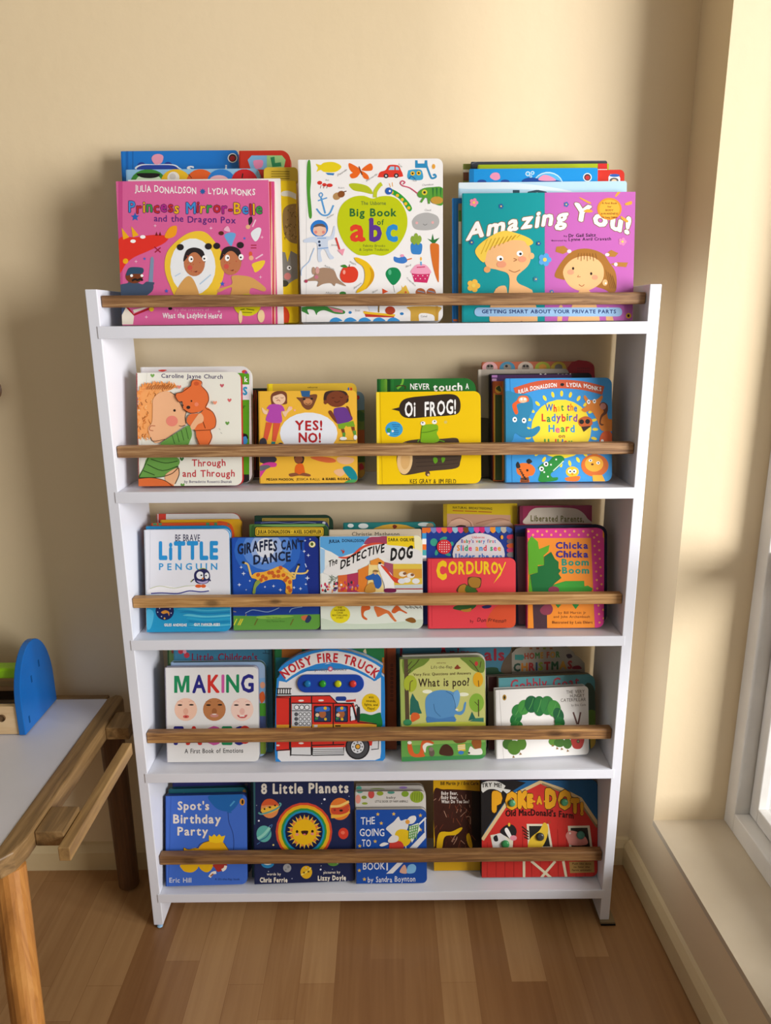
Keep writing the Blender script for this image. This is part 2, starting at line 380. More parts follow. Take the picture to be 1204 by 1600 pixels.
class Book:
    """a book leaning on its shelf; front cover plane (u right, v up), art drawn in the coordinates of a view of it"""
    def __init__(s, label, th, quad, col, kind='board', rad=None, spine=None, page=PAPER, gap=.0012, out=None, name=None, cap=None, advance=True):
        C = CUR; tb = {'board': .0016, 'hard': .0022, 'paper': .0005}[kind]
        s.crop = C['crop']; si, co = math.sin(C['th']), math.cos(C['th']); sy, cy = math.sin(C['yaw']), math.cos(C['yaw'])
        # front cover is C['d'] behind the shelf edge, measured on the shelf at mid-width
        s.U = Vector((cy, sy, 0)); s.V = Vector((-sy*si, cy*si, co)); s.N = s.U.cross(s.V)
        xm = sum(s.px(p)[0] for p in quad if p)/len([p for p in quad if p])
        dm = CAM + ray(xm, 800)*((1.228)/ray(xm, 800).y)
        s.O = Vector((dm.x, C['d'], C['z']))
        if advance: C['d'] += (th+gap)/co
        q = [s.uv(p) if p else None for p in quad]          # tl tr br bl
        L = [p[0] for p in (q[0], q[3]) if p]; R = [p[0] for p in (q[1], q[2]) if p]; T = [p[1] for p in (q[0], q[1]) if p]
        u0, u1, v1 = sum(L)/len(L), sum(R)/len(R), sum(T)/len(T); v0 = th*math.tan(C['th'])+.0008
        if cap: v1 = min(v1, cap)
        s.box = (u0, u1, v0, v1)
        if rad is None: rad = {'board': .009, 'hard': .001, 'paper': .0006}[kind]
        if out: O = [s.uv(p) for p in out]; O = [(x, max(y, v0)) for x, y in O]
        else:
            r0 = .0008; O = []
            for cx, cy2, a0, r in ((u1-rad, v1-rad, 0, rad), (u0+r0, v1-r0, 90, r0), (u0+r0, v0+r0, 180, r0), (u1-rad, v0+rad, 270, rad)):
                for k in range(7): a = math.radians(a0+15*k); O.append((cx+r*math.cos(a), cy2+r*math.sin(a)))
        if sum(O[i][0]*O[(i+1) % len(O)][1]-O[(i+1) % len(O)][0]*O[i][1] for i in range(len(O))) < 0: O.reverse()
        s.outl = O; s.convex = out is None
        s.v = []; s.f = []; s.m = []; s.mats = []; s.lay = []; s.th = th; s.tb = tb; s.h = v1-v0
        s.root = empty(name or {'board': 'board_book', 'hard': 'picture_book', 'paper': 'paperback_book'}[kind], s.P(((u0+u1)/2, v0), -th/2))
        tag(s.root, label, 'book', C['group'])
        spine = spine or col
        # boards: front, back, spine in one cover mesh
        s.slab(O, 0, -tb, col); 
        s.slab(O, -th+tb, -th, spine)
        if kind != 'paper' and th > .004 and not out: s.slab([(u0-.0006, v0+.0004), (u0+.0012, v0+.0004), (u0+.0012, v1-.0004), (u0-.0006, v1-.0004)], 0, -th, spine)
        if kind == 'hard' and not out:
            pass
        # pages
        g = {'board': .0007, 'hard': .003, 'paper': .0002}[kind]
        cxm, cym = (u0+u1)/2, (v0+v1)/2
        fx, fy = 1-2*g/(u1-u0), 1-2*g/(v1-v0)
        pg = [((x-cxm)*fx+cxm, (y-cym)*fy+cym) for x, y in O]
        k = s.f, s.v, s.m, s.mats; s.f, s.v, s.m, s.mats = [], [], [], []
        s.slab(pg, -tb, -th+tb, page); s.mesh('page_block'); s.f, s.v, s.m, s.mats = k
    def px(s, p): x0, y0, k = s.crop; return (x0+p[0]/k, y0+p[1]/k)
    def uv(s, p):
        x, y = s.px(p); d = ray(x, y); t = (s.O-CAM).dot(s.N)/d.dot(s.N); w = CAM+d*t-s.O
        return (w.dot(s.U), w.dot(s.V))
    def P(s, q, n=0.0): return s.O+s.U*q[0]+s.V*q[1]+s.N*n
    def mi(s, c):
        mt = M(c) if isinstance(c, str) else c
        if mt not in s.mats: s.mats.append(mt)
        return s.mats.index(mt)
    def slab(s, O, n0, n1, c):
        k = len(s.v); N = len(O); i = s.mi(c)
        s.v += [s.P(p, n0) for p in O]+[s.P(p, n1) for p in O]
        fs = [tuple(range(k, k+N)), tuple(range(k+2*N-1, k+N-1, -1))]+[(k+a, k+N+a, k+N+(a+1) % N, k+(a+1) % N) for a in range(N)]
        s.f += fs; s.m += [i]*len(fs)
    def mesh(s, name):
        me = bpy.data.meshes.new(name); o = s.root.location
        me.from_pydata([tuple(p-o) for p in s.v], [], s.f); me.polygons.foreach_set('material_index', s.m); me.update()
        ob = link(name, me, s.mats, s.root); return ob
    def done(s): return s.mesh('cover')
    # ---- ink
    def level(s, pts):
        bx = (min(p[0] for p in pts), max(p[0] for p in pts), min(p[1] for p in pts), max(p[1] for p in pts)); l = 0
        for b, lv in s.lay:
            if lv >= l and b[0] < bx[1] and bx[0] < b[1] and b[2] < bx[3] and bx[2] < b[3]: l = lv+1
        s.lay.append((bx, l)); return .00012+l*.00009
    def raw(s, c, uvpts, n=None):
        if s.convex: uvpts = clip(uvpts, s.outl)
        if len(uvpts) < 3: return
        n = n or s.level(uvpts); k = len(s.v); i = s.mi(c)
        s.v += [s.P(p, n) for p in uvpts]
        for t in tessellate_polygon([[Vector((*p, 0)) for p in uvpts]]):
            a, b, d = (uvpts[j] for j in t)
            ar = (b[0]-a[0])*(d[1]-a[1])-(d[0]-a[0])*(b[1]-a[1])
            s.f.append(tuple(k+j for j in (t if ar > 0 else t[::-1]))); s.m.append(i)
    def p(s, c, pts): s.raw(c, [s.uv(q) for q in pts]); return s
    def b(s, c, pts): return s.p(c, smooth(pts))
    def e(s, c, x, y, rx, ry=None, rot=0, n=22):
        ry = ry or rx; r = math.radians(rot); cr, sr = math.cos(r), math.sin(r)
        return s.p(c, [(x+rx*math.cos(a)*cr-ry*math.sin(a)*sr, y+rx*math.cos(a)*sr+ry*math.sin(a)*cr) for a in (2*math.pi*i/n for i in range(n))])
    def r(s, c, x0, y0, x1, y1): return s.p(c, [(x0, y0), (x1, y0), (x1, y1), (x0, y1)])
    def l(s, c, w, pts, sm=True, closed=False):
        P = smooth(pts, closed, 4) if sm and len(pts) > 2 else list(pts)
        if closed: P = P+[P[0]]
        L, R = [], []
        for i, q in enumerate(P):
            a = P[max(0, i-1)]; b = P[min(len(P)-1, i+1)]
            if closed and i in (0, len(P)-1): a, b = P[-2], P[1]
            dx, dy = b[0]-a[0], b[1]-a[1]; d = math.hypot(dx, dy) or 1
            L.append((q[0]-dy/d*w/2, q[1]+dx/d*w/2)); R.append((q[0]+dy/d*w/2, q[1]-dx/d*w/2))
        n = s.level([s.uv(q) for q in L+R])
        for i in range(len(P)-1): s.raw(c, [s.uv(q) for q in (L[i], L[i+1], R[i+1], R[i])], n)
        return s
    def star(s, c, x, y, r, n=5, k=.45, rot=-90):
        return s.p(c, [(x+(r if i % 2 == 0 else r*k)*math.cos(math.radians(rot+180*i/n)), y+(r if i % 2 == 0 else r*k)*math.sin(math.radians(rot+180*i/n))) for i in range(2*n)])
    def heart(s, c, x, y, r):
        return s.b(c, [(x, y+r), (x-r, y-r*.1), (x-r*.6, y-r*.8), (x, y-r*.35), (x+r*.6, y-r*.8), (x+r, y-r*.1)])
    def t(s, txt, x, y, h, col, w=None, b=0.0, tilt=0, arc=0, jit=0, ol=None, sh=0, sp=.09, rnd=11):
        """txt centred on x with baseline y, cap height h, total width w, all in view px"""
        rg = random.Random(rnd)
        passes = ([(ol[0], b+ol[1])] if ol else [])+[(None, b)]
        adv = [glyph(ch, b)[2]+sp for ch in txt]; tot = sum(adv)-sp; k = h/.68; kx = (w/tot) if w else k
        js = [(rg.uniform(-1, 1)*jit*h, rg.uniform(-1, 1)*jit*.7) for _ in txt]
        for fc, off in passes:
            cx = 0; ci = 0; n = None; first = True; allp = []
            items = []
            for i, ch in enumerate(txt):
                v, f, wd = glyph(ch, off); wb = glyph(ch, b)[2]
                if v:
                    c = fc or (col if isinstance(col, str) else col[ci % len(col)]); ci += 1
                    q = []
                    for (gx, gy, gz) in v:
                        gx2 = gx-(wd-wb)/2; ang = js[i][1]
                        rx = gx2-wb/2; ry = gy-.34
                        gx2 = wb/2+rx*math.cos(ang)-ry*math.sin(ang); gy2 = .34+rx*math.sin(ang)+ry*math.cos(ang)
                        X = (cx+gx2+sh*gy2-tot/2)*kx; T_ = max(0, min(1, (cx+gx2)/tot))
                        Yy = y-gy2*k+js[i][0]+tilt*(T_-.5)-arc*(1-(2*T_-1)**2)
                        g = s.uv((x+X, Yy)); q.append((max(s.box[0]+.0004, min(s.box[1]-.0004, g[0])), max(s.box[2]+.0006, min(s.box[3]-.0003, g[1])), gz))
                    items.append((c, q, f)); allp += q
                cx += adv[i]
            if not allp: continue
            n = s.level(allp)
            for c, q, f in items:
                kk = len(s.v); i = s.mi(c); s.v += [s.P(p, n+p[2]) for p in q]
                for fc_ in f: s.f.append(tuple(kk+j for j in fc_)); s.m.append(i)
        return s
    def face(s, x, y, r, skin, eye='#222', sm='#a33', ry=None):
        ry = ry or r; s.e(skin, x, y, r, ry)
        for k in (-.35, .35): s.e('#fff', x+k*r, y-.1*ry, r*.17); s.e(eye, x+k*r, y-.08*ry, r*.08)
        s.l(sm, r*.08, [(x-.3*r, y+.4*ry), (x, y+.52*ry), (x+.3*r, y+.4*ry)]); return s
def extra(book, name, mb, mat, bevel=.001, label=None):
    o = mb.build(name, mat, book.root, bevel, off=book.root.location)
    if label: o['label'] = label
    return o
def dome(book, name, p, r, h, mat, parent=None):
    """low round button standing on the cover at view point p"""
    u, v = book.uv(p); m = MB(); n = 20; rings = [(1, 0), (.97, .5), (.8, .85), (.45, 1)]
    for rr, hh in rings:
        for i in range(n): a = 2*math.pi*i/n; m.v.append(tuple(book.P((u+r*rr*math.cos(a), v+r*rr*math.sin(a)), .0004+h*hh)))
    for t in range(3):
        for i in range(n): m.f.append((t*n+i, t*n+(i+1) % n, (t+1)*n+(i+1) % n, (t+1)*n+i))
    m.f.append(tuple(range(3*n, 4*n))); m.f.append(tuple(range(n-1, -1, -1)))
    o = m.build(name, mat, parent or book.root, 0, off=book.root.location)
    for pl in o.data.polygons: pl.use_smooth = True
    return o
def plate(book, name, pts, n0, n1, mat, bevel=.0008, parent=None):
    O = [book.uv(p) for p in pts]; m = MB(); m.prism(O, lambda p: book.P(p, n0), lambda p: book.P(p, n1))
    return m.build(name, mat, parent or book.root, bevel, off=book.root.location)
def rr(x0, y0, x1, y1, r, n=5):
    P = []
    for cx, cy, a0 in ((x1-r, y1-r, 0), (x0+r, y1-r, 90), (x0+r, y0+r, 180), (x1-r, y0+r, 270)):
        for k in range(n+1): a = math.radians(a0+90*k/n); P.append((cx+r*math.cos(a), cy+r*math.sin(a)))
    return P
W = '#f6f6f4'; K = '#1d1b1c'
# ================================================================== books, top shelf
RB = ['#2f6fc4', '#d8232f', '#f3c019', '#2b8a3c', '#8a2f8f', '#e8741c']
G1 = 'books on the top shelf'
stack(0, .030, 9, 0, (170, 220, 4.0133), G1)
B = Book('pink picture book with two dark-haired girls and an oval mirror on the top shelf', .004, [(80, 238), (1015, 262), (1008, 1150), (48, 1150)], '#dc659e', 'paper')
B.r('#c94d8b', 60, 236, 86, 1160)
B.t('JULIA DONALDSON', 355, 326, 40, W, 385, .02, 18, jit=.12).star('#2a63a8', 588, 318, 20, 8, .6).t('LYDIA MONKS', 770, 338, 38, W, 295, .02, 10, jit=.12)
B.t('Princess Mirror-Belle', 543, 454, 68, ['#3f8fd6', '#c4272f', '#e9b41c', '#3a9a46', '#c4272f', '#b22a8d', '#c4272f', '#e9b41c'], 838, .02, 12, jit=.1, ol=('#4a2a55', .035))
B.t('and the Dragon Pox', 540, 512, 40, '#5c2c84', 512, .012, 14, jit=.06).star('#2867bd', 165, 478, 28)
B.b('#e5352b', [(60, 620), (170, 605), (280, 590), (370, 600), (350, 640), (250, 690), (160, 730), (110, 770), (60, 830)])
B.p('#f2b21e', [(80, 545), (128, 605), (90, 620)]).p('#f2b21e', [(140, 535), (188, 592), (150, 605)]).b('#f4a21f', [(350, 600), (380, 545), (425, 535), (420, 590), (380, 612)])
B.p('#7c1d1d', [(290, 595), (300, 570), (308, 595)]).p('#7c1d1d', [(312, 595), (322, 570), (330, 595)])
B.e('#fff', 152, 630, 17, 11).e('#fff', 213, 603, 17, 11).e('#f2b21e', 105, 755, 17)
B.b('#f2c93a', [(350, 800), (365, 700), (430, 625), (510, 575), (600, 572), (670, 640), (715, 720), (722, 830), (690, 930), (640, 990), (440, 990), (380, 900)])
B.e('#eef2f6', 527, 790, 142, 178).l('#b9d2ea', 8, [(570, 900), (640, 840)]).l('#b9d2ea', 6, [(415, 850), (450, 830)])
B.b('#d9a45e', [(415, 1000), (440, 910), (500, 848), (545, 900), (560, 1000)])
def girl(x, y, k, hx):
    B.e('#c27a52', x, y, 66*k, 82*k).b('#2b2427', [(x-68*k, y-10), (x-50*k, y-78*k), (x, y-98*k), (x+55*k, y-75*k), (x+68*k, y-5), (x+20*k, y-62*k), (x-20*k, y-62*k)])
    B.e('#2b2427', x-88*k, y-100*k, 22*k, 20*k).e('#2b2427', x+hx*k, y-105*k, 22*k, 20*k).e('#fff', x-22*k, y-25*k, 15, 20).e('#fff', x+64*k, y-30*k, 16, 19).e('#222', x-18*k, y-25*k, 6).e('#222', x+62*k, y-28*k, 6)
    B.e('#d2574c', x-28*k, y+28*k, 16).l('#5a2a20', 5, [(x+2, y+55*k), (x+18, y+50*k)])
    for i in range(9): B.e('#c4473a', x-45*k+(i*37 % 90)*k, y-45*k+(i*53 % 110)*k, 3.2)
girl(537, 768, 1, 88); girl(765, 760, 1, 60)
B.b('#d9a45e', [(770, 850), (830, 845), (900, 860), (980, 920), (970, 945), (890, 925), (870, 1000), (760, 1000), (770, 920), (690, 950), (685, 930), (770, 900)])
B.b('#6aa9e0', [(725, 590), (760, 575), (795, 585), (780, 630), (765, 660), (735, 620)]).e('#5b2d20', 705, 580, 16, 13).b('#f0b7d2', [(720, 560), (745, 535), (760, 570)])
B.b('#e9eef5', [(890, 580), (930, 545), (955, 555), (940, 610), (915, 630)]).e('#e8b48a', 872, 540, 14).b('#2b2427', [(880, 530), (875, 490), (895, 475), (900, 505)]).l('#f3c6dd', 9, [(900, 540), (920, 495)])
B.b('#f3d13a', [(900, 770), (975, 750), (965, 790), (920, 825), (905, 800)]).e('#e0603a', 888, 710, 11, 16).e('#f0b48c', 892, 735, 15).l('#f3c6dd', 9, [(920, 740), (965, 712)])
B.star('#3f62c9', 712, 897, 17).star('#4a6cd0', 362, 942, 14).star('#4a6cd0', 224, 740, 11).star('#4a6cd0', 850, 612, 11).l('#a8203a', 7, [(285, 665), (325, 700)]).l('#a8203a', 7, [(325, 670), (290, 700)]).l('#a8203a', 6, [(890, 655), (925, 655)], 0).l('#a8203a', 6, [(890, 672), (925, 672)], 0)
for x, y in ((290, 533), (640, 548), (960, 605), (950, 855), (170, 757), (235, 1105), (690, 1070)): B.star('#f6c6de', x, y, 12, 4, .3)
B.b('#44556f', [(55, 960), (70, 905), (120, 890), (130, 850), (165, 880), (210, 900), (235, 885), (275, 890), (270, 945), (180, 1000), (120, 990), (60, 1040)])
B.e('#7b3f22', 160, 850, 56, 44).b('#33506b', [(110, 845), (125, 800), (165, 792), (215, 800), (210, 832), (150, 835)]).l(K, 13, [(145, 878), (165, 868), (180, 874), (200, 866), (212, 878)]).e('#fff', 143, 846, 9).e('#fff', 208, 846, 9)
B.p('#8195b4', [(262, 735), (275, 725), (283, 745), (276, 890), (248, 890)]).l('#44556f', 14, [(235, 890), (285, 895)], 0)
B.p('#47587a', [(50, 1045), (95, 1040), (130, 1075), (52, 1150)]).p('#efe9d8', [(110, 1040), (160, 1085), (152, 1152), (50, 1152)]).l('#b2202a', 12, [(110, 1040), (158, 1092), (285, 1040)], 0).p('#e9e4d2', [(150, 1060), (270, 1035), (160, 1080)]).e('#e8c62c', 268, 1056, 15)
B.t('by the creators of', 520, 1068, 17, '#f1a9c8', 215).t('What the Ladybird Heard', 522, 1112, 31, W, 370, .03, jit=.1).e(K, 385, 1052, 13, 9)
B.e('#d7ce1c', 868, 1030, 85, 70).l('#4f5a17', 5, [(825, 1060), (852, 1056)], 0).l('#4f5a17', 5, [(862, 1055), (912, 1062)], 0).l('#4f5a17', 4, [(838, 1076), (898, 1078)], 0).e('#f7d9a5', 825, 1105, 12, 40).e('#f7d9a5', 955, 1100, 22, 40)
B.done()
for nm, x1, c in (('thin red-edged paperback tucked behind the pink mirror book', 1030, '#c03b4d'), ('thin magenta paperback second behind the pink mirror book', 1050, '#d04a86')):
    B = Book(nm, .003, [(100, 256), (x1, 262), (x1-6, 1150), (80, 1150)], c, 'paper', page='#f2e7c6')
    B.r('#f3e3b4', x1-12, 262, x1-6, 1150); B.done()
B = Book('white paperback showing a bare white edge behind the pink mirror book', .0035, [(150, 238), (1088, 242), (1082, 1150), (130, 1150)], '#f1f0ee', 'paper'); B.done()
B = Book('yellow animal board book with a gold speaker tab right of the pink mirror book', .014, [(880, 252), (1187, 252), (1175, 1150), (860, 1150)], '#f3cf18', 'board', .004, page='#d8b400')
B.b('#e9e6da', [(1085, 320), (1130, 315), (1190, 345), (1190, 372), (1130, 350), (1085, 345)]).b('#9a7b46', [(1092, 440), (1120, 405), (1170, 395), (1195, 410), (1195, 620), (1150, 640), (1105, 600), (1090, 520)])
rg = random.Random(3)
for i in range(46):
    x = rg.uniform(1098, 1180); y = rg.uniform(415, 620); B.l(rg.choice(['#6f5426', '#b89858', '#54401d']), 4, [(x, y), (x+rg.uniform(-12, 12), y+rg.uniform(-14, 14))], 0)
B.p('#8e8b85', [(1060, 690), (1105, 700), (1120, 760), (1140, 690), (1195, 720), (1195, 900), (1085, 900)]).e('#fff', 1130, 797, 14).e('#222', 1132, 797, 6).e('#e08a86', 1120, 850, 22).b('#f6d21c', [(1085, 940), (1150, 880), (1195, 870), (1195, 960), (1090, 965)])
B.b('#e04b28', [(1080, 1050), (1110, 1045), (1132, 1090), (1120, 1150), (1080, 1150)]).e('#4a4738', 1100, 895, 26, 20)
B.done()
plate(B, 'sound_tab', rr(968, 162, 1182, 262, 26), -.002, -.012, M('#d9b93a', .35))
m_ = M('#8f7a22', .5)
for yy in (188, 203, 218, 233): plate(B, 'speaker_slot', [(1018, yy), (1132, yy), (1132, yy+4), (1018, yy+4)], -.0019, -.0012, m_, 0)
B = Book('light blue board book with five round picture tabs above the pink mirror book', .016, [(140, 176), (962, 178), (950, 1150), (120, 1150)], '#8fbfe2', 'board', page='#d8e6ee')
for x, c, r_ in ((248, '#3f8a3a', 112), (420, '#e8bc2c', 95), (575, '#e0622c', 90), (705, '#2f7fd0', 90), (850, '#c8262c', 84)): B.e(c, x, 262, r_, 84)
B.e('#cfe6c8', 250, 262, 84, 58).b(K, [(180, 205), (310, 205), (310, 225), (260, 235), (200, 228)]).e('#e8e4de', 405, 232, 38).e('#cfcbc8', 400, 225, 20).l('#7c3a1e', 5, [(500, 210), (520, 235)]).e('#eeb9c2', 690, 250, 60, 34).l('#222', 7, [(840, 205), (835, 235)]).done()
B = Book('red board book with rounded top and letter pictures, behind the gold speaker tab', .015, [(836, 62), (1150, 60), (1145, 1150), (830, 1150)], '#c63526', 'board', .016, page='#b23020')
B.p('#7fb6e0', [(870, 120), (895, 92), (990, 92), (990, 180), (890, 180)]).p('#9fd08a', [(990, 92), (1085, 92), (1108, 120), (1095, 180), (990, 180)]).b('#e58bb4', [(905, 130), (930, 120), (965, 125), (960, 165), (920, 175)]).p('#2f8a5a', [(1012, 105), (1038, 100), (1042, 140), (1078, 135), (1082, 160), (1025, 165)])
B.done()
B = Book('tall blue board book with a round white badge behind the pink mirror book', .014, [(107, 62), (828, 62), (820, 1150), (95, 1150)], '#1f78cf', 'board', .006, page='#1763ae')
B.r('#1a66b8', 107, 62, 122, 240).r('#1b5fa8', 148, 62, 153, 240).e('#fff', 775, 108, 30).e('#3a3134', 775, 108, 24).e('#c9343a', 775, 110, 17)
B.e('#2b3f96', 205, 162, 28).e('#2b3f96', 372, 160, 28).e('#8a6fc4', 205, 162, 13).e('#8a6fc4', 372, 160, 13).b('#e8f0f8', [(180, 182), (195, 150), (290, 148), (400, 148), (438, 165), (438, 186)]).b('#2d4aa8', [(190, 186), (205, 156), (300, 152), (395, 154), (430, 170), (430, 190)]).b('#e49bb4', [(268, 112), (285, 88), (320, 84), (342, 100), (330, 140), (290, 148)])
B.t('S', 512, 205, 45, W, 48, .03).t('i', 735, 200, 50, W, None, .03).done()

stack(0, .034, 8, 0, (450, 230, 4.6308), G1)
B = Book('large white alphabet book with a lime green apple in the middle of the top shelf', .022, [(90, 86), (1120, 86), (1118, 1278), (84, 1278)], '#f4f3f3', 'board', .010, page='#e4e2de')
B.l('#d6d6da', 3, [(134, 86), (130, 1280)], 0)
B.b('#4f9a35', [(140, 110), (160, 102), (166, 230), (160, 330), (172, 495), (150, 500), (136, 330), (134, 220)])
B.b('#e9d21f', [(200, 122), (235, 128), (260, 112), (330, 108), (385, 140), (345, 178), (265, 180), (235, 165), (205, 178), (215, 150)]).p('#3b7fc0', [(270, 185), (335, 188), (328, 204), (285, 200)])
for p_ in ([(525, 165), (445, 115), (440, 150), (470, 185)], [(525, 168), (450, 195), (460, 225), (500, 215)], [(530, 165), (590, 118), (612, 140), (600, 170)], [(530, 172), (575, 200), (582, 232), (545, 222)]): B.b('#ec6b1f', p_)
B.l('#7a3018', 8, [(512, 140), (535, 200)])
B.b('#df3b2c', [(652, 205), (665, 180), (705, 165), (730, 130), (795, 132), (815, 165), (828, 195), (815, 215), (660, 218)]).p('#9fcbe8', [(725, 165), (740, 140), (768, 140), (768, 165)]).p('#9fcbe8', [(778, 165), (778, 140), (795, 145), (803, 165)]).e('#2b2b30', 708, 208, 17).e('#2b2b30', 782, 206, 17).e('#c9ccd4', 708, 208, 8).e('#c9ccd4', 782, 206, 8)
B.p('#2f8fc4', [(918, 95), (935, 95), (938, 118), (985, 118), (988, 95), (1006, 95), (1010, 150), (918, 150)]).b('#3fa3cf', [(866, 178), (880, 165), (945, 160), (970, 178), (968, 235), (870, 230)]).e('#f2c22f', 900, 190, 16).e('#f2c22f', 944, 188, 16).e('#222', 900, 190, 7).e('#222', 944, 188, 7).l('#2f8fc4', 14, [(1000, 130), (1025, 200), (1040, 225), (1068, 215), (1060, 198), (1048, 205)]).e('#e9a63a', 1052, 140, 12, 18).l('#2b6fa8', 8, [(872, 232), (892, 210), (920, 232)])
B.e('#d9362c', 228, 258, 18, 14).e('#d9362c', 262, 272, 16, 12).e('#d9362c', 300, 276, 22, 13)
for x in (238, 262, 285): B.l('#7a2a1f', 4, [(x, 275), (x-6, 298)], 0)
B.l('#5aa0dc', 13, [(238, 365), (268, 480)], 0).l('#5aa0dc', 12, [(205, 445), (245, 490), (295, 485), (328, 420)]).l('#5aa0dc', 9, [(215, 388), (282, 366)], 0).l('#5aa0dc', 8, [(238, 330), (224, 345), (236, 362), (250, 345)], True, True)
B.e('#b9905c', 352, 355, 30, 26, -30).e('#8a4f24', 384, 340, 26, 24, -20).l('#6a3a18', 7, [(400, 325), (422, 318)])
B.b('#c3ce12', [(610, 372), (545, 352), (465, 362), (395, 410), (360, 490), (362, 590), (410, 700), (490, 772), (560, 786), (615, 776), (690, 784), (770, 740), (835, 650), (862, 560), (852, 470), (805, 390), (745, 356), (670, 356)])
B.b('#b9c425', [(440, 268), (500, 262), (580, 285), (612, 338), (540, 325), (470, 310)]).l('#c2cd28', 28, [(628, 365), (632, 320), (660, 278), (678, 265)])
B.t('The Usborne', 617, 418, 26, '#53703a', 180, .012).t('Big Book', 614, 500, 54, '#2d6f35', 338, .03).t('of', 668, 562, 38, '#2d6f35', 50, .02)
B.t('a', 502, 676, 162, '#e2432c', 112, .035).r('#e2432c', 525, 664, 560, 678).t('b', 632, 676, 156, '#5d3795', 92, .04).r('#5d3795', 584, 520, 606, 532).t('c', 750, 676, 162, '#2c8fd6', 88, .04)
B.t('Felicity Brooks', 622, 722, 18, '#5c6b2a', 160).t('& Sophia Touliatou', 620, 750, 19, '#5c6b2a', 210)
B.b('#2fa03a', [(705, 305), (740, 300), (800, 330), (860, 385), (895, 440), (880, 465), (855, 440), (820, 385), (760, 345), (715, 330)])
for x, y in ((750, 328), (790, 350), (825, 380), (850, 410), (872, 440)): B.e('#f0c22a', x, y, 12)
B.e('#2f62b8', 728, 318, 26).e('#f3f3f3', 735, 318, 8).l('#e9a63a', 5, [(740, 290), (730, 262)]).l('#e9a63a', 5, [(755, 285), (752, 255)])
B.l('#d14b6c', 8, [(935, 335), (880, 295), (830, 280), (812, 262), (825, 244), (845, 255), (832, 268)])
B.b('#5aa03a', [(935, 335), (975, 300), (1040, 290), (1118, 298), (1118, 415), (1060, 410), (1000, 368), (950, 365)]).e('#e0cf3a', 986, 328, 20).e('#333', 986, 328, 9).e('#c79a3e', 1075, 385, 45, 28)
for x in (1040, 1068, 1096): B.p('#2f7a3a', [(x, 295), (x+14, 295), (x+8, 370)])
B.l('#5aa03a', 14, [(985, 362), (960, 400)]).l('#5aa03a', 14, [(1015, 372), (1020, 410)])
B.b('#b5b5b5', [(895, 540), (920, 500), (965, 478), (1020, 475), (1080, 500), (1092, 550), (1060, 590), (985, 602), (915, 590)]).e('#e6b0b0', 930, 548, 10).e('#e6b0b0', 1045, 545, 10).l('#777', 4, [(975, 555), (990, 565), (1005, 555)])
B.e('#2d7fd6', 225, 588, 64, 62).e('#f0c3a8', 228, 602, 48, 40).b('#6a5a58', [(182, 580), (205, 558), (250, 556), (272, 580), (230, 572)]).e('#e58d86', 200, 615, 11).e('#e58d86', 255, 615, 11)
B.b('#cfdcf0', [(180, 648), (270, 645), (310, 640), (330, 575), (340, 580), (330, 660), (288, 680), (300, 760), (332, 800), (300, 808), (262, 740), (235, 760), (245, 825), (215, 818), (212, 720), (195, 690), (120, 690), (115, 670)]).l('#88aee0', 8, [(210, 660), (275, 658)], 0).l('#88aee0', 8, [(215, 735), (290, 728)], 0).l('#a9c6ea', 6, [(190, 730), (165, 790), (150, 830), (100, 880), (95, 930)]).e('#2b3f60', 225, 685, 9).e('#2b3f60', 228, 710, 9)
B.l('#d9443c', 13, [(345, 655), (372, 740)], 0).p('#f2a0b4', [(355, 745), (410, 735), (395, 785)])
B.b('#a98a72', [(125, 968), (185, 935), (205, 890), (260, 872), (330, 890), (360, 950), (420, 1005), (350, 985), (335, 1005), (310, 985), (255, 990), (210, 1010), (215, 970)]).e('#b7957e', 185, 895, 12, 28).e('#d8a4a0', 212, 892, 14, 26).e('#c8788c', 205, 940, 14).e('#b04460', 130, 970, 12)
B.b('#e0412a', [(378, 915), (400, 872), (440, 865), (480, 868), (506, 905), (498, 955), (465, 980), (405, 978), (380, 950)]).b('#3f8a35', [(380, 860), (410, 850), (430, 870), (405, 872)]).l('#5a3a1a', 5, [(440, 870), (446, 850)]).e('#f6a190', 405, 905, 10, 16)
B.b('#f0c31c', [(480, 800), (520, 805), (580, 840), (620, 900), (615, 960), (570, 1020), (500, 1055), (500, 1035), (545, 985), (555, 920), (540, 865), (495, 830)]).b('#d99f12', [(590, 870), (622, 910), (612, 970), (560, 1030), (590, 970), (600, 920)])
B.b('#e8762a', [(760, 800), (800, 795), (860, 820), (850, 842), (790, 830)]) if 0 else B.b('#3f7fd0', [(765, 792), (800, 800), (840, 790), (862, 822), (830, 842), (770, 828)]).l('#e0702a', 8, [(860, 815), (895, 805)]).e('#ef9fc0', 825, 785, 14, 10)
B.b('#138a52', [(704, 915), (725, 880), (760, 870), (795, 880), (816, 920), (800, 965), (760, 998), (722, 960)]).e('#57b98a', 735, 905, 12, 20).l('#777', 3, [(760, 1000), (770, 1050)])
B.b('#3a86cf', [(888, 700), (925, 695), (968, 702), (962, 768), (930, 776), (892, 765)])
for x, y in ((900, 668), (925, 648), (950, 665), (912, 680), (940, 682)): B.e('#8fae3e', x, y, 15, 26)
B.p('#2f7a3a', [(1048, 700), (1005, 660), (1035, 672), (1045, 625), (1055, 670), (1095, 655), (1062, 695)]).b('#d9742a', [(1026, 715), (1045, 695), (1085, 702), (1092, 740), (1090, 900), (1088, 978), (1065, 930), (1040, 830)])
B.p('#d02f68', [(892, 910), (1026, 915), (1005, 982), (912, 975)]).b('#f2a7c4', [(892, 912), (905, 870), (935, 848), (985, 848), (1018, 875), (1026, 915)]).l('#d02f68', 7, [(930, 870), (990, 866)]).p('#4aa6dd', [(956, 828), (966, 828), (966, 855), (956, 855)]).e('#f2b53a', 960, 808, 7, 14)
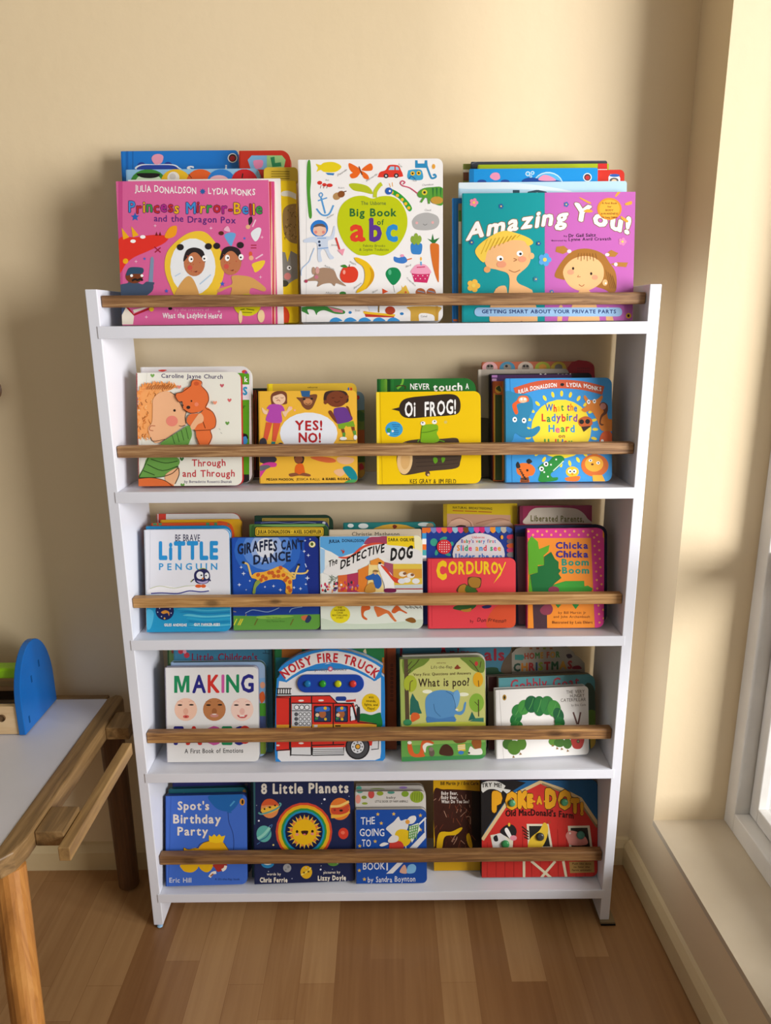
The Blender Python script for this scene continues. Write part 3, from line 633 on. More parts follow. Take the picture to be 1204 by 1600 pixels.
for i in range(7): B.e('#f4dfe8', 905+i*17, 930+(i % 2)*22, 4)
B.p('#e0552c', [(680, 1022), (724, 1045), (682, 1062)]).b('#e9c04a', [(780, 1060), (820, 1030), (818, 1000), (830, 1015), (850, 1000), (865, 1030), (878, 1060), (870, 1085), (790, 1085)]).e('#e06a3a', 850, 1050, 8)
B.b('#b4663c', [(925, 1060), (930, 1030), (958, 1020), (988, 1035), (990, 1070)]).b('#b4663c', [(1002, 1060), (1010, 1028), (1035, 1020), (1062, 1035), (1064, 1070)]).l('#6fb0d8', 5, [(935, 1040), (985, 1050)]).l('#6fb0d8', 5, [(1010, 1040), (1060, 1050)])
B.b('#3f8a3f', [(90, 1160), (180, 1150), (300, 1155), (400, 1180), (405, 1205), (340, 1205), (260, 1180), (215, 1195), (205, 1215), (185, 1180), (140, 1175), (150, 1210), (125, 1200), (90, 1180)]).p('#d97d90', [(285, 1155), (395, 1182), (395, 1200), (330, 1190)]).e('#3f8a3f', 395, 1058, 24, 14)
B.p('#c43a2a', [(545, 1185), (770, 1220), (765, 1232), (560, 1228)]).p('#efc22c', [(540, 1188), (775, 1210), (770, 1225), (548, 1205)]).p('#dfe6f2', [(575, 1150), (652, 1150), (640, 1190), (590, 1188)]).e('#b4442a', 738, 1182, 36, 30).l('#8a6a2a', 10, [(655, 1110), (655, 1195)], 0)
for i in range(5):
    x = 350+i*104; B.b('#3f9be0', [(x-52, 1278), (x-40, 1245), (x, 1232), (x+42, 1255), (x+15, 1262), (x-10, 1278)])
B.p('#3f9be0', [(300, 1262), (850, 1268), (850, 1282), (280, 1282)]).e('#2f7fc0', 448, 1196, 12, 10).e('#2f7fc0', 822, 1205, 14, 10)
B.b('#d2a745', [(868, 1155), (1095, 1155), (1088, 1200), (1082, 1278), (1060, 1278), (1050, 1215), (950, 1205), (945, 1278), (890, 1278), (885, 1190)]).r('#c99a3c', 1066, 1150, 1084, 1280)
for tx, x, y, r_ in (('Zeppelin', 390, 190, -45), ('Butterfly', 606, 225, -50), ('Car', 812, 140, 20), ('Cat', 918, 248, 0), ('Ant', 282, 245, 0), ('Acorn', 383, 300, 0), ('Chameleon', 1010, 278, -6), ('Anchor', 305, 505, -30), ('Cloud', 1010, 462, 0), ('Aardvark', 300, 878, 30), ('Apple', 470, 845, 20), ('Banana', 505, 1008, -40), ('Bird', 870, 865, -12), ('Arrow', 335, 715, 0), ('Camel', 982, 1230, 0), ('Boat', 503, 1188, 0), ('Alligator', 310, 1060, 0), ('Boot', 630, 1048, -20), ('Cupcake', 890, 980, 55)): B.t(tx, x, y, 14, '#8d8d8d', len(tx)*9, tilt=r_)
B.done()

stack(0, .030, 9, 0, (690, 230, 3.44), G1)
B = Book('half teal half purple picture book with a blond boy and a pigtailed girl', .004, [(107, 250), (1022, 238), (1042, 950), (110, 950)], '#12999f', 'paper')
B.r('#c367b8', 553, 230, 1060, 960).r('#0e858c', 100, 240, 118, 960)
B.t('Amazing', 400, 458, 84, W, 545, .04, -86, 14, ol=('#8a6a32', .03), sh=.14, jit=.04)
B.t('You!', 852, 428, 84, W, 310, .045, 84, 8, ol=('#8a6a32', .03), sh=.14, jit=.04)
B.e('#f0962a', 900, 332, 66, 60).e('#f7b23c', 900, 332, 55, 50)
for i, tx in enumerate(('A First Book', 'for', 'BODY', 'AWARENESS', 'for Young Children')): B.t(tx, 900, 306+i*19, 10, '#5c2a12', (80, 20, 42, 92, 84)[i], .01)
for p_ in ([(742, 270), (800, 298), (790, 303), (745, 278)], [(985, 302), (1018, 290), (1018, 308), (988, 312)], [(930, 262), (945, 240), (960, 240), (938, 265)], [(962, 370), (1000, 395), (992, 405), (965, 385)], [(760, 345), (785, 333), (812, 345), (790, 352)]): B.b('#f0a73a', p_)
B.t('by', 665, 482, 9, '#3b2440', 18).t('Dr Gail Saltz', 754, 482, 17, '#3b2440', 146, .02, -4).t('illustrated by', 630, 506, 8, '#3b2440', 82).t('Lynne Avril Cravath', 795, 502, 16, '#3b2440', 228, .02, -4)
B.b('#f2bd84', [(355, 800), (360, 690), (300, 660), (240, 640), (228, 560), (300, 520), (400, 480), (465, 520), (478, 590), (460, 640), (405, 692), (410, 730), (470, 760), (490, 790), (500, 960), (270, 960), (280, 780), (340, 745)])
B.b('#f3cf52', [(180, 570), (195, 530), (260, 480), (330, 450), (400, 462), (470, 490), (490, 515), (462, 530), (440, 505), (380, 500), (330, 515), (280, 530), (245, 560), (225, 620)])
for i in range(9): B.l('#d6a92e', 4, [(210+i*24, 575-i*11), (245+i*22, 495-i*3)], 0)
B.e('#f2bd84', 482, 585, 14, 17).e('#e8a86c', 243, 658, 18, 17).e('#fff', 312, 598, 18, 15).e('#fff', 418, 572, 17, 15).e('#222', 316, 602, 7).e('#222', 422, 574, 7).e('#eda07c', 320, 630, 26, 18).e('#eda07c', 432, 602, 22, 16).l('#a8623a', 4, [(360, 660), (390, 672), (420, 660)]).l('#a8623a', 4, [(385, 598), (402, 605), (385, 614)])
B.b('#a8702c', [(605, 690), (640, 620), (700, 560), (780, 545), (860, 570), (900, 620), (935, 680), (935, 770), (900, 780), (860, 760), (700, 720), (640, 710)]).b('#f2bd84', [(650, 670), (690, 610), (760, 585), (830, 600), (868, 650), (860, 720), (800, 765), (740, 772), (680, 740)])
B.p('#b57c34', [(680, 560), (650, 575), (610, 562), (615, 535), (655, 530), (680, 550)]).p('#b57c34', [(870, 580), (910, 552), (948, 570), (930, 590), (890, 588)]).p('#b57c34', [(905, 628), (940, 618), (1000, 620), (990, 645), (930, 640)]).e('#f0d6e6', 684, 560, 12, 10).e('#f0d6e6', 888, 578, 12, 9).e('#f0d6e6', 934, 630, 10)
for i in range(7): B.l('#8a5a20', 4, [(735+i*15, 570), (730+i*17, 604+(i % 2)*8)], 0)
for i in range(4): B.l('#8a5a20', 4, [(880+i*12, 660+i*10), (905+i*10, 760)], 0)
B.e('#2c2018', 705, 652, 6, 8).e('#2c2018', 802, 680, 6, 8).e('#eda07c', 692, 672, 18, 14).e('#eda07c', 822, 700, 16, 13).l('#a8623a', 4, [(735, 738), (752, 748), (765, 738)]).l('#a8623a', 3, [(735, 688), (728, 698), (745, 696)]).e('#f2bd84', 876, 728, 14, 17).e('#f4f4f4', 880, 732, 5)
B.b('#f2bd84', [(690, 960), (690, 880), (740, 770), (790, 770), (830, 850), (838, 960)]).b('#f2bd84', [(620, 960), (628, 860), (650, 860), (640, 960)]).b('#f2bd84', [(890, 960), (880, 870), (905, 870), (925, 960)]).b('#f2bd84', [(250, 880), (275, 890), (295, 950), (270, 960)])
B.p('#9cc4ea', rr(175, 862, 968, 910, 22)).t('GETTING SMART ABOUT YOUR PRIVATE PARTS', 575, 893, 19, '#2b3f78', 720, .03)
B.e('#e8b52c', 1003, 906, 15).e(K, 1002, 906, 6, 8).e('#a9694a', 428, 943, 9)
def flower(x, y, c, r=15, cc='#f0d060'):
    for i in range(5): B.e(c, x+r*.7*math.cos(i*1.257), y+r*.7*math.sin(i*1.257), r*.5)
    B.e(cc, x, y, r*.35)
flower(553, 605, '#5aa7e6', 30); flower(170, 745, '#f0c050', 30); flower(172, 298, '#e88aa8', 20); flower(970, 508, '#e88ab8', 18); flower(318, 318, '#2f62a0', 12); flower(520, 518, '#2f62a0', 11); flower(160, 512, '#2f62a0', 12); flower(668, 308, '#3f6fb0', 12); flower(505, 710, '#3f86a8', 12); flower(590, 778, '#4f86c8', 10)
B.done()
B = Book('thin tan paperback peeking out left of the teal and purple book', .003, [(90, 300), (600, 300), (600, 940), (88, 940)], '#9a8a66', 'paper', page='#cdbf9a')
B.r('#4f8a3a', 90, 340, 104, 400).r('#e6dcc0', 90, 400, 104, 520).r('#a8763a', 90, 680, 104, 930); B.done()
B = Book('thin blue paperback furthest left beside the teal and purple book', .004, [(50, 272), (540, 272), (545, 936), (62, 936)], '#1e78c2', 'paper', page='#d8e4ee')
B.r('#185f9e', 62, 272, 68, 936).p('#e8742a', [(60, 925), (84, 925), (84, 936), (62, 936)]); B.done()
B = Book('sky blue picture book half hidden directly behind the teal and purple book', .005, [(92, 182), (985, 190), (985, 950), (92, 950)], '#b9daee', 'hard', .004, page='#eef2f4')
B.b('#dcecf5', [(95, 182), (300, 186), (520, 205), (700, 240), (400, 225), (95, 222)]).t('10', 480, 300, 68, '#33505e', 200, .02).done()
B = Book('bright blue board book with pale bubbles behind the teal and purple book', .012, [(150, 112), (830, 116), (830, 950), (150, 950)], '#1b93dd', 'board', .003, page='#e8eef2')
B.r('#1677b6', 150, 110, 172, 200).e('#f4f4f4', 782, 162, 23).e('#4a3c3c', 782, 162, 18).e('#c23a3c', 782, 164, 12)
for x, y, r_ in ((462, 143, 13), (487, 138, 10), (478, 157, 7)): B.e('#d8ecf8', x, y, r_).e('#4fb0e6', x, y, r_*.65)
B.e('#bfe2f6', 570, 205, 82, 72).e('#57b4e8', 570, 207, 78, 67).b('#1d4a9a', [(440, 190), (460, 165), (520, 168), (620, 178), (640, 195)]).b('#e896b8', [(520, 178), (545, 150), (585, 158), (610, 180)]).b('#e896b8', [(258, 160), (275, 138), (305, 140), (312, 168), (285, 178)]).e('#2b4f9e', 215, 186, 24, 12).e('#2b4f9e', 340, 186, 24, 12).done()
B = Book('red board book with small face panel behind the purple half of the front book', .012, [(500, 124), (972, 122), (972, 950), (500, 950)], '#cf3327', 'board', .008, page='#c02c22')
B.p('#dfe8ef', [(895, 160), (905, 145), (945, 145), (958, 165), (958, 200), (895, 200)]).e('#5c5a5a', 925, 180, 24, 16).e('#e9c9a8', 925, 182, 14, 10).e('#2f5fae', 928, 152, 28, 8).done()
B = Book('lime green hardback with a red and white right side on the top shelf', .009, [(195, 90), (888, 92), (888, 950), (195, 950)], '#a8bd22', 'hard', page='#f2f2ee')
B.r('#d22f2c', 838, 88, 888, 130).r('#f2f2f0', 838, 118, 888, 500).l('#3f8fd6', 5, [(838, 130), (858, 150), (858, 190)]).done()
B = Book('charcoal covered book at the very back of the right pile on the top shelf', .008, [(158, 78), (880, 72), (880, 950), (158, 950)], '#3c4048', 'hard', .004, page='#565a62'); B.l('#6a6f78', 4, [(160, 90), (190, 78), (880, 74)], 0).done()
B = Book('slim olive and white book whose corner shows left of the charcoal book', .004, [(112, 92), (480, 84), (480, 950), (116, 950)], '#8f9a4a', 'paper'); B.r('#e9e2d0', 112, 120, 150, 150).r('#7a4a34', 112, 135, 150, 180).done()
# ================================================================== second shelf
G2 = 'books on the second shelf'
stack(1, .024, 13, 0, (170, 540, 5.0167), G2)
B = Book('cream board book of a curly-haired child hugging an orange bear on the second shelf', .017, [(262, 205), (1045, 214), (1030, 1118), (190, 1112)], '#ecebdf', 'board', .012, page='#b3262c', spine='#b02a30')
B.l('#d6d4c6', 3, [(300, 205), (232, 1110)], 0)
B.t('Caroline Jayne Church', 652, 256, 32, '#463a66', 482, .016, 8)
B.b('#f0a562', [(235, 700), (225, 600), (245, 480), (240, 340), (310, 300), (390, 300), (470, 300), (520, 320), (480, 350), (380, 380), (350, 480), (340, 650), (320, 720)])
rg = random.Random(5)
for (xa, ya), (xb, yb) in zip([(232, 735), (224, 600), (240, 480), (238, 360), (290, 312), (385, 300), (470, 305)], [(224, 600), (240, 480), (238, 360), (290, 312), (385, 300), (470, 305), (530, 322)]):
    for i in range(5):
        t = (i+.5)/5; x, y = xa+(xb-xa)*t, ya+(yb-ya)*t; B.p('#f0a562' if i % 2 else '#e8924a', [(x-14, y+12), (x+rg.uniform(-18, 8), y-rg.uniform(16, 34)), (x+16, y+8)])
for i in range(6): B.p('#f0a562', [(240+i*22, 700), (250+i*22, 745-(i % 3)*10), (265+i*22, 700)])
for i in range(70):
    x = rg.uniform(228, 470); y = rg.uniform(300, 720)
    if x > 360 and y > 360: continue
    B.l(rg.choice(['#c9722f', '#f7c48a', '#8a4a1e', '#e08a40']), 5, [(x, y), (x+rg.uniform(-16, 10), y+rg.uniform(6, 16)), (x+rg.uniform(-22, 16), y+26)])
for i in range(12): B.l('#a8602a', 5, [(300+i*17, 345), (320+i*18, 300+(i % 3)*6)], 0)
B.b('#f0b88c', [(350, 420), (400, 370), (470, 360), (530, 400), (570, 470), (605, 515), (598, 560), (605, 615), (570, 640), (520, 680), (440, 735), (370, 765), (330, 720), (310, 650), (340, 600), (345, 500)])
B.l('#5c3426', 5, [(480, 362), (530, 400), (572, 475), (606, 515), (598, 560), (605, 612)]).l('#5c3426', 5, [(550, 628), (575, 632), (600, 622)]).l('#5c3426', 5, [(330, 720), (350, 750), (440, 735)])
B.e('#eb8a78', 496, 592, 46, 42).e('#2a1e1a', 516, 509, 10).l('#b3603f', 6, [(365, 630), (330, 630), (320, 660), (350, 668)])
B.b('#e8743c', [(645, 320), (655, 280), (690, 268), (730, 285), (728, 320), (775, 370), (785, 430), (760, 490), (700, 525), (640, 530), (590, 500), (580, 440), (550, 440), (525, 400), (535, 375), (580, 365), (600, 335)])
B.b('#e8743c', [(720, 530), (765, 485), (815, 520), (842, 580), (835, 640), (800, 665), (812, 720), (780, 785), (715, 785), (690, 720), (680, 665), (615, 600), (640, 540)])
for q_ in ([(645, 320), (655, 280), (690, 268), (730, 285), (730, 320)], [(730, 320), (775, 370), (786, 430), (762, 488), (815, 520), (842, 580), (835, 640), (800, 665), (812, 720), (780, 782)], [(525, 400), (535, 375), (580, 365), (645, 318)], [(525, 400), (550, 440), (580, 445)], [(675, 668), (800, 662)], [(690, 720), (715, 782)], [(720, 540), (760, 650)], [(590, 500), (640, 530), (700, 525)]): B.l('#5e2a16', 5, q_)
B.e('#3a2a22', 627, 486, 15, 13).e('#3a2a22', 651, 436, 7).e('#3a2a22', 584, 470, 6).e('#f08a6a', 690, 462, 16).e('#d05a30', 690, 300, 20, 16)
B.b('#f0b88c', [(640, 640), (690, 560), (720, 530), (745, 560), (740, 600), (700, 620), (670, 660)])
B.b('#6aa04a', [(410, 780), (480, 720), (560, 670), (630, 628), (655, 690), (640, 745), (600, 790)])
for i in range(4): B.l('#365a2a', 5, [(500+i*36, 705-i*20), (520+i*36, 770-i*12)], 0)
B.b('#6aa04a', [(310, 870), (420, 860), (540, 880), (545, 940), (440, 1020), (330, 1035), (235, 1035), (270, 960)])
for q_ in ([(310, 880), (280, 945), (235, 1035)], [(330, 890), (440, 920), (540, 905)], [(300, 930), (420, 980), (540, 945)], [(270, 980), (360, 1015)], [(235, 1035), (440, 1025), (546, 945)]): B.l('#2c4a22', 6, q_)
B.b('#f0b88c', [(440, 1020), (545, 955), (550, 1010), (520, 1080), (480, 1110)]).b('#e0703a', [(218, 1110), (240, 1045), (340, 1038), (440, 1060), (505, 1110)]).l('#3a2418', 6, [(440, 1024), (500, 1000), (546, 955)]).l('#3a2418', 6, [(545, 955), (552, 1010), (520, 1085)]).l('#3a2418', 5, [(235, 1042), (340, 1036), (440, 1058), (505, 1108)])
B.t('Loved', 700, 840, 60, '#c43c44', 200, .02).t('Through', 782, 945, 52, '#c43c44', 264, .022, jit=.06).t('and Through', 782, 1028, 52, '#c43c44', 410, .022, jit=.06).t('by Bernadette Rossetti-Shustak', 778, 1076, 20, '#4a3f70', 372, .012)
for x, y, c in ((555, 325, '#e58a78'), (886, 312, '#c9606a'), (835, 448, '#ee9a7c'), (945, 427, '#d96a6a'), (928, 607, '#6aa04a'), (342, 234, '#7cae58'), (578, 1092, '#6aa04a'), (572, 888, '#3f7a40')): B.heart(c, x, y, 16)
for x, y in ((862, 650), (875, 680)): B.l('#999', 3, [(x, y), (x+12, y+10)], 0)
B.done()
B = Book('white-bordered board book with a green and blue cover behind the cream bear book', .018, [(270, 160), (1122, 170), (1112, 1108), (250, 1108)], '#e2e2e0', 'board', .016, page='#c9c9c6')
B.p('#56a51e', rr(330, 215, 1100, 1085, 18)).r('#dfe8ee', 330, 305, 1100, 425).p('#1f2322', [(330, 1010), (1100, 1010), (1100, 1085), (330, 1085)]).b('#d8443a', [(385, 195), (420, 188), (455, 192), (420, 205)]).e('#d8443a', 1062, 205, 20, 14).e('#8a4fa0', 1075, 212, 12, 10)
B.t('S', 1068, 385, 58, '#2b9cc8', 36, .05).t('k', 1075, 285, 40, W, 26, .03).t('r', 1062, 492, 30, '#2e6a1c', 20, .03).b(K, [(1035, 690), (1080, 695), (1090, 730), (1050, 725)]).b('#3f9be0', [(1040, 730), (1075, 712), (1085, 760), (1045, 782)]).t('EI', 1042, 1060, 22, W, 26, .01)
B.done()
stack(1, .032, 13, 0, (380, 560, 5.7333), G2)
B = Book('chunky yellow board book with a white oval title and children on the second shelf', .022, [(155, 290), (1010, 290), (1026, 1132), (132, 1134)], '#eeb93c', 'board', .008, page='#b4aea6')
B.e('#e6ebf4', 585, 670, 258, 186)
B.t('YES!', 585, 645, 82, '#b3242b', 245, .03, 0, 6, .06).t('NO!', 595, 752, 82, '#b3242b', 200, .035, 0, 4, .06)
B.b('#7a4630', [(245, 340), (270, 305), (330, 290), (385, 310), (392, 380), (380, 410), (265, 415), (250, 395)]).e('#efc9a8', 320, 362, 58, 54).b('#7a4630', [(262, 340), (300, 300), (370, 305), (385, 345), (340, 318)]).l('#8a5540', 4, [(285, 352), (300, 358), (312, 352)]).l('#8a5540', 4, [(335, 350), (348, 356), (360, 350)]).l('#b4584a', 6, [(298, 380), (315, 372), (330, 384)])
B.b('#b44aae', [(240, 415), (300, 410), (350, 425), (370, 470), (340, 480), (340, 575), (205, 560), (230, 465), (210, 450)]).b('#efc9a8', [(165, 440), (205, 470), (215, 460), (215, 500), (180, 490)]).b('#efc9a8', [(350, 480), (385, 470), (410, 430), (440, 450), (400, 485), (375, 525)]).e('#f3a8b4', 460, 465, 8).e('#f3a8b4', 430, 440, 7)
B.p('#d9583c', [(205, 570), (260, 578), (215, 735), (180, 715)]).p('#d9583c', [(270, 578), (335, 580), (290, 745), (258, 740)]).p('#1f7f86', [(255, 745), (288, 748), (282, 778), (248, 778)]).e('#3c3a44', 178, 760, 34, 48).e('#3c3a44', 335, 775, 25, 20).e('#3c3a44', 215, 905, 85, 40)
B.b('#7a4a30', [(475, 350), (520, 350), (580, 330), (660, 325), (640, 400), (610, 450), (570, 460), (530, 430), (510, 390)]).p('#2f5f90', [(512, 290), (598, 290), (595, 345), (525, 342)]).e('#c98a58', 578, 388, 40, 30).e('#222', 545, 365, 12, 9).e('#222', 612, 362, 12, 9).l('#4a2a1a', 5, [(555, 400), (580, 412), (605, 398)])
B.b('#3d2a26', [(722, 330), (760, 292), (900, 292), (940, 345), (920, 400), (740, 400)]).e('#7b3f25', 835, 365, 92, 72).e('#7b3f25', 735, 392, 16, 20).e('#7b3f25', 930, 345, 14, 18).l('#3a1c10', 5, [(790, 350), (805, 356), (815, 350)]).l('#3a1c10', 5, [(865, 345), (880, 352), (890, 344)]).l('#3a1c10', 5, [(815, 385), (840, 395), (865, 380)])
B.b('#6a3a8e', [(808, 465), (850, 440), (915, 440), (945, 480), (975, 550), (840, 585)]).b('#7b3f25', [(760, 480), (790, 470), (830, 545), (835, 580), (790, 530)]).b('#7b3f25', [(920, 430), (945, 440), (970, 520), (975, 550), (945, 480)]).p('#7aa82a', [(845, 590), (985, 560), (1000, 610), (930, 612), (920, 600), (900, 632), (855, 630)]).p('#7b3f25', [(875, 632), (905, 632), (910, 665), (885, 665)]).p('#7b3f25', [(965, 612), (995, 612), (1000, 645), (975, 648)]).p('#5a9a3a', [(888, 665), (915, 665), (912, 705), (892, 705)]).p('#5a9a3a', [(978, 650), (1008, 645), (1012, 690), (992, 690)]).e('#f2f2f2', 895, 718, 32, 15).e('#f2f2f2', 1003, 708, 16, 22).r('#8a7a3a', 860, 732, 1010, 740)
B.b('#d23f96', [(132, 985), (200, 935), (290, 935), (290, 970), (215, 985), (150, 1070), (132, 1065)]).b('#6a6a70', [(140, 970), (215, 955), (240, 975), (150, 1010)]).b('#3c2a26', [(455, 880), (500, 868), (545, 885), (530, 940), (470, 935)]).e('#8a5236', 495, 905, 38, 34).b('#e0641e', [(478, 950), (530, 945), (550, 1010), (545, 1038), (475, 1038), (460, 1000)]).b('#8a5236', [(410, 1035), (470, 1025), (500, 1040), (540, 1025), (600, 1040), (590, 1058), (500, 1050), (425, 1060)])
B.b('#d86a3c', [(600, 885), (700, 880), (800, 895), (830, 925), (760, 935), (660, 915)]).b('#eab98c', [(840, 890), (900, 880), (985, 895), (980, 930), (920, 950), (850, 930)]).b('#eab98c', [(810, 1010), (860, 990), (920, 1000), (910, 1030), (870, 1058), (830, 1040)]).b('#178a96', [(890, 985), (950, 965), (1000, 1010), (1022, 1060), (1022, 1095), (960, 1080)]).b('#4aa05a', [(905, 1112), (960, 1085), (1022, 1092), (1022, 1120), (920, 1125)])
B.b('#e0704a', [(640, 778), (690, 765), (760, 770), (800, 785), (700, 800)])
B.t('MEGAN MADISON,', 330, 1094, 20, '#3a2c14', 245, .035).t('JESSICA RALLI,', 580, 1092, 20, '#3a2c14', 210, .008).t('& ISABEL ROXAS', 830, 1090, 20, '#3a2c14', 245, .035)
B.done()
B = Book('darker yellow board book with a bright yellow spine behind the white oval title book', .016, [(228, 222), (1018, 226), (1018, 1100), (215, 1100)], '#d8b338', 'board', .01, spine='#f2d21e')
B.r('#f0d523', 225, 216, 262, 420).t('usborne', 620, 266, 15, '#5a4a1e', 88, .01).e('#e8a01e', 962, 272, 16, 20).e('#c33a2e', 966, 276, 9, 13).e('#3f6fc0', 942, 275, 7, 16).done()
B = Book('small board book with a blue sky cover sticking out right of the yellow title book', .015, [(600, 298), (1080, 298), (1092, 1100), (600, 1100)], '#7fa0b8', 'board', .012, page='#5d5a4a')
B.p('#6f8a3e', [(900, 470), (1100, 460), (1100, 640), (900, 640)]).b('#3f6f3a', [(1010, 480), (1040, 465), (1085, 500), (1080, 560), (1030, 555)]).p('#b8612a', [(900, 640), (1100, 640), (1100, 800), (900, 800)]).p('#4a6a2c', [(900, 780), (1100, 780), (1100, 940), (900, 940)]).p('#a88a3a', [(900, 930), (1100, 930), (1100, 1110), (900, 1110)]).e('#c03040', 1022, 350, 18, 20).b('#c0303a', [(1035, 960), (1060, 940), (1080, 980), (1050, 1010)]).b('#c89a3a', [(1040, 1010), (1080, 1000), (1085, 1060), (1045, 1060)]).done()
B = Book('dark red and brown striped board book left behind the white oval title book', .015, [(78, 266), (640, 266), (640, 1100), (60, 1100)], '#54291c', 'board', .008, page='#3a2018')
B.r('#1f3a2a', 60, 256, 200, 282)
for i in range(5): B.l(['#b8402a', '#7a5a22', '#c0562e', '#3a2a20', '#8a6a2c'][i], 9, [(82+i*13, 285), (100+i*9, 340), (84+i*14, 420), (95+i*10, 600), (76+i*14, 1000)])
B.done()
stack(1, .020, 13, 0, (560, 560, 5.4727), G2)
B = Book('bright yellow board book with a green frog sitting on a brown log, second shelf', .018, [(143, 286), (1022, 282), (1068, 1108), (170, 1112)], '#f0c800', 'board', .012, page='#f4dc5a')
B.r('#f7da3a', 138, 280, 176, 1115).l('#c9a400', 4, [(182, 285), (205, 1112)], 0)
B.b('#33271f', [(345, 432), (370, 365), (440, 335), (600, 318), (780, 305), (850, 330), (872, 400), (850, 470), (760, 490), (600, 500), (440, 512), (370, 490)]).p('#33271f', [(280, 435), (350, 418), (350, 452)])
B.t('Oi', 440, 494, 118, W, 92, .03, -4).t('FROG!', 698, 482, 116, W, 268, .028, -24, 0, .03)
B.e('#3aa0d8', 303, 606, 75, 67).e('#3f9a3a', 258, 614, 18, 20).e('#f4f4f4', 256, 645, 12, 9).e('#f4f4f4', 292, 622, 10, 9)
for i, wd in enumerate((70, 58, 24, 44, 50, 40)): B.r('#24629a', 320-wd/2, 565+i*16, 320+wd/2, 570+i*16)
B.b('#4a3a2e', [(325, 870), (340, 780), (380, 720), (500, 692), (700, 688), (830, 680), (860, 715), (880, 800), (870, 880), (830, 940), (600, 965), (400, 998), (350, 965)]).e('#e8c48c', 395, 870, 66, 122, 4).e('#dcb070', 400, 870, 40, 80, 4).e('#e8c48c', 396, 735, 34, 14)
for i in range(7): B.l('#2e231c', 4, [(470+i*4, 720+i*34), (640, 712+i*34), (850, 705+i*32)])
B.b('#7fb31f', [(530, 690), (538, 600), (552, 570), (665, 565), (680, 610), (668, 640), (690, 700), (640, 722), (540, 718)]).l('#4a7a10', 6, [(535, 635), (600, 628), (672, 608)]).l('#4a7a10', 5, [(530, 690), (538, 600), (552, 572)]).e('#f4f4f2', 550, 556, 21, 17).e('#f4f4f2', 648, 544, 21, 18).e('#222', 548, 550, 6).e('#222', 650, 538, 6).e('#d8c46a', 744, 545, 14, 13)
B.b('#5f9a1a', [(640, 850), (668, 850), (675, 880), (655, 900), (640, 880)]).b('#5f9a1a', [(708, 850), (738, 850), (735, 875), (716, 892)]).l('#5f9a1a', 10, [(520, 690), (505, 715)], 0).l('#5f9a1a', 9, [(690, 700), (735, 712)], 0).e('#5a4030', 590, 985, 20, 24).e('#e8c48c', 596, 995, 10)
B.t('KES GRAY & JIM FIELD', 636, 1070, 38, '#2f2412', 394, .012, jit=.04)
B.done()
B = Book('dark green board book with leafy pattern and white lettering above the yellow frog book', .016, [(158, 172), (1000, 172), (1010, 1100), (170, 1100)], '#1f6a2a', 'board', .02, page='#174d20')
B.r('#15501f', 155, 170, 176, 300)
for i in range(4):
    for k in range(7): B.l(['#5fa82c', '#8ac23a', '#123a18', '#2f8a3a'][i], 7, [(190+i*28, 290-k*16), (206+i*28, 276-k*16), (214+i*28, 292-k*16)], 0)
B.l('#6fb03a', 18, [(380, 176), (370, 220), (330, 260)]).l('#4a2a1a', 8, [(320, 240), (360, 232), (400, 240), (395, 262)])
B.t('NEVER', 524, 266, 50, W, 166, .02).t('touch', 762, 276, 62, W, 250, .03, -8).t('A', 928, 262, 48, W, 28, .02).done()
stack(1, .028, 13, 0, (730, 540, 4.3), G2)
B = Book('blue board book of jungle animals around a big yellow sun, right end of second shelf', .016, [(246, 220), (950, 216), (990, 918), (268, 922)], '#3d98dc', 'board', .012, page='#1f74b6', spine='#3d8fce')
B.l('#2a78b8', 4, [(285, 220), (300, 920)], 0)
B.e('#f5dc3a', 630, 560, 202, 198)
for i in range(26):
    a = -math.pi*1.08+i*math.pi*2/24; B.e('#f5dc3a', 630+228*math.cos(a), 560+238*math.sin(a), 10, 20, math.degrees(a)+90)
B.l('#cc5a3a', 58, [(318, 312), (470, 268), (630, 258), (780, 270), (912, 302)])
B.t('JULIA DONALDSON', 468, 302, 26, W, 262, .03, -46, 8, .1).e(K, 636, 262, 13, 10).t('LYDIA MONKS', 782, 292, 26, W, 234, .03, 34, 8, .1)
B.b('#2f86b0', [(245, 330), (330, 320), (420, 340), (440, 420), (415, 480), (400, 550), (430, 560), (480, 540), (485, 570), (440, 612), (370, 615), (320, 590), (300, 640), (250, 640)]).e('#fff', 317, 497, 15, 18).e('#fff', 380, 503, 15, 18).e('#222', 318, 497, 6).e('#222', 378, 503, 6)
B.b('#e8622c', [(300, 400), (330, 370), (350, 340), (400, 340), (410, 375), (360, 385), (330, 400), (340, 450), (320, 460)]).e('#f0c09a', 372, 365, 30, 20).e('#fff', 362, 360, 8).e('#fff', 385, 360, 8)
B.t('What the', 630, 440, 46, RB, 214, .03, 0, 0, .1).t('Ladybird', 618, 508, 48, ['#d03a34', '#2c8f4a', '#2f7fd0', '#8a4a9c'], 240, .03, 0, 0, .1).t('Heard', 632, 580, 46, ['#2a93cf', '#d85a8a', '#3a9a50', '#d8443a'], 176, .03, 0, 0, .1).t('on', 633, 618, 24, '#a85a2c', 44, .03).t('Holiday', 610, 678, 48, ['#3f9a48', '#3a6fc0', '#d8443a'], 190, .05, 0, 0, .1)
B.b('#dd8430', [(765, 430), (800, 400), (780, 350), (790, 335), (820, 365), (870, 360), (900, 335), (908, 350), (890, 400), (930, 430), (945, 490), (972, 500), (975, 570), (900, 570), (870, 500), (830, 440), (790, 448)]).e('#fff', 813, 378, 11, 15).e('#fff', 852, 374, 11, 15).e('#222', 814, 378, 5).e('#222', 852, 374, 5)
B.b('#6a3a24', [(885, 400), (910, 380), (940, 400), (938, 450), (905, 480), (895, 520), (915, 530), (900, 538), (885, 520), (895, 470), (915, 440)]).e('#c88a80', 910, 408, 20, 22)
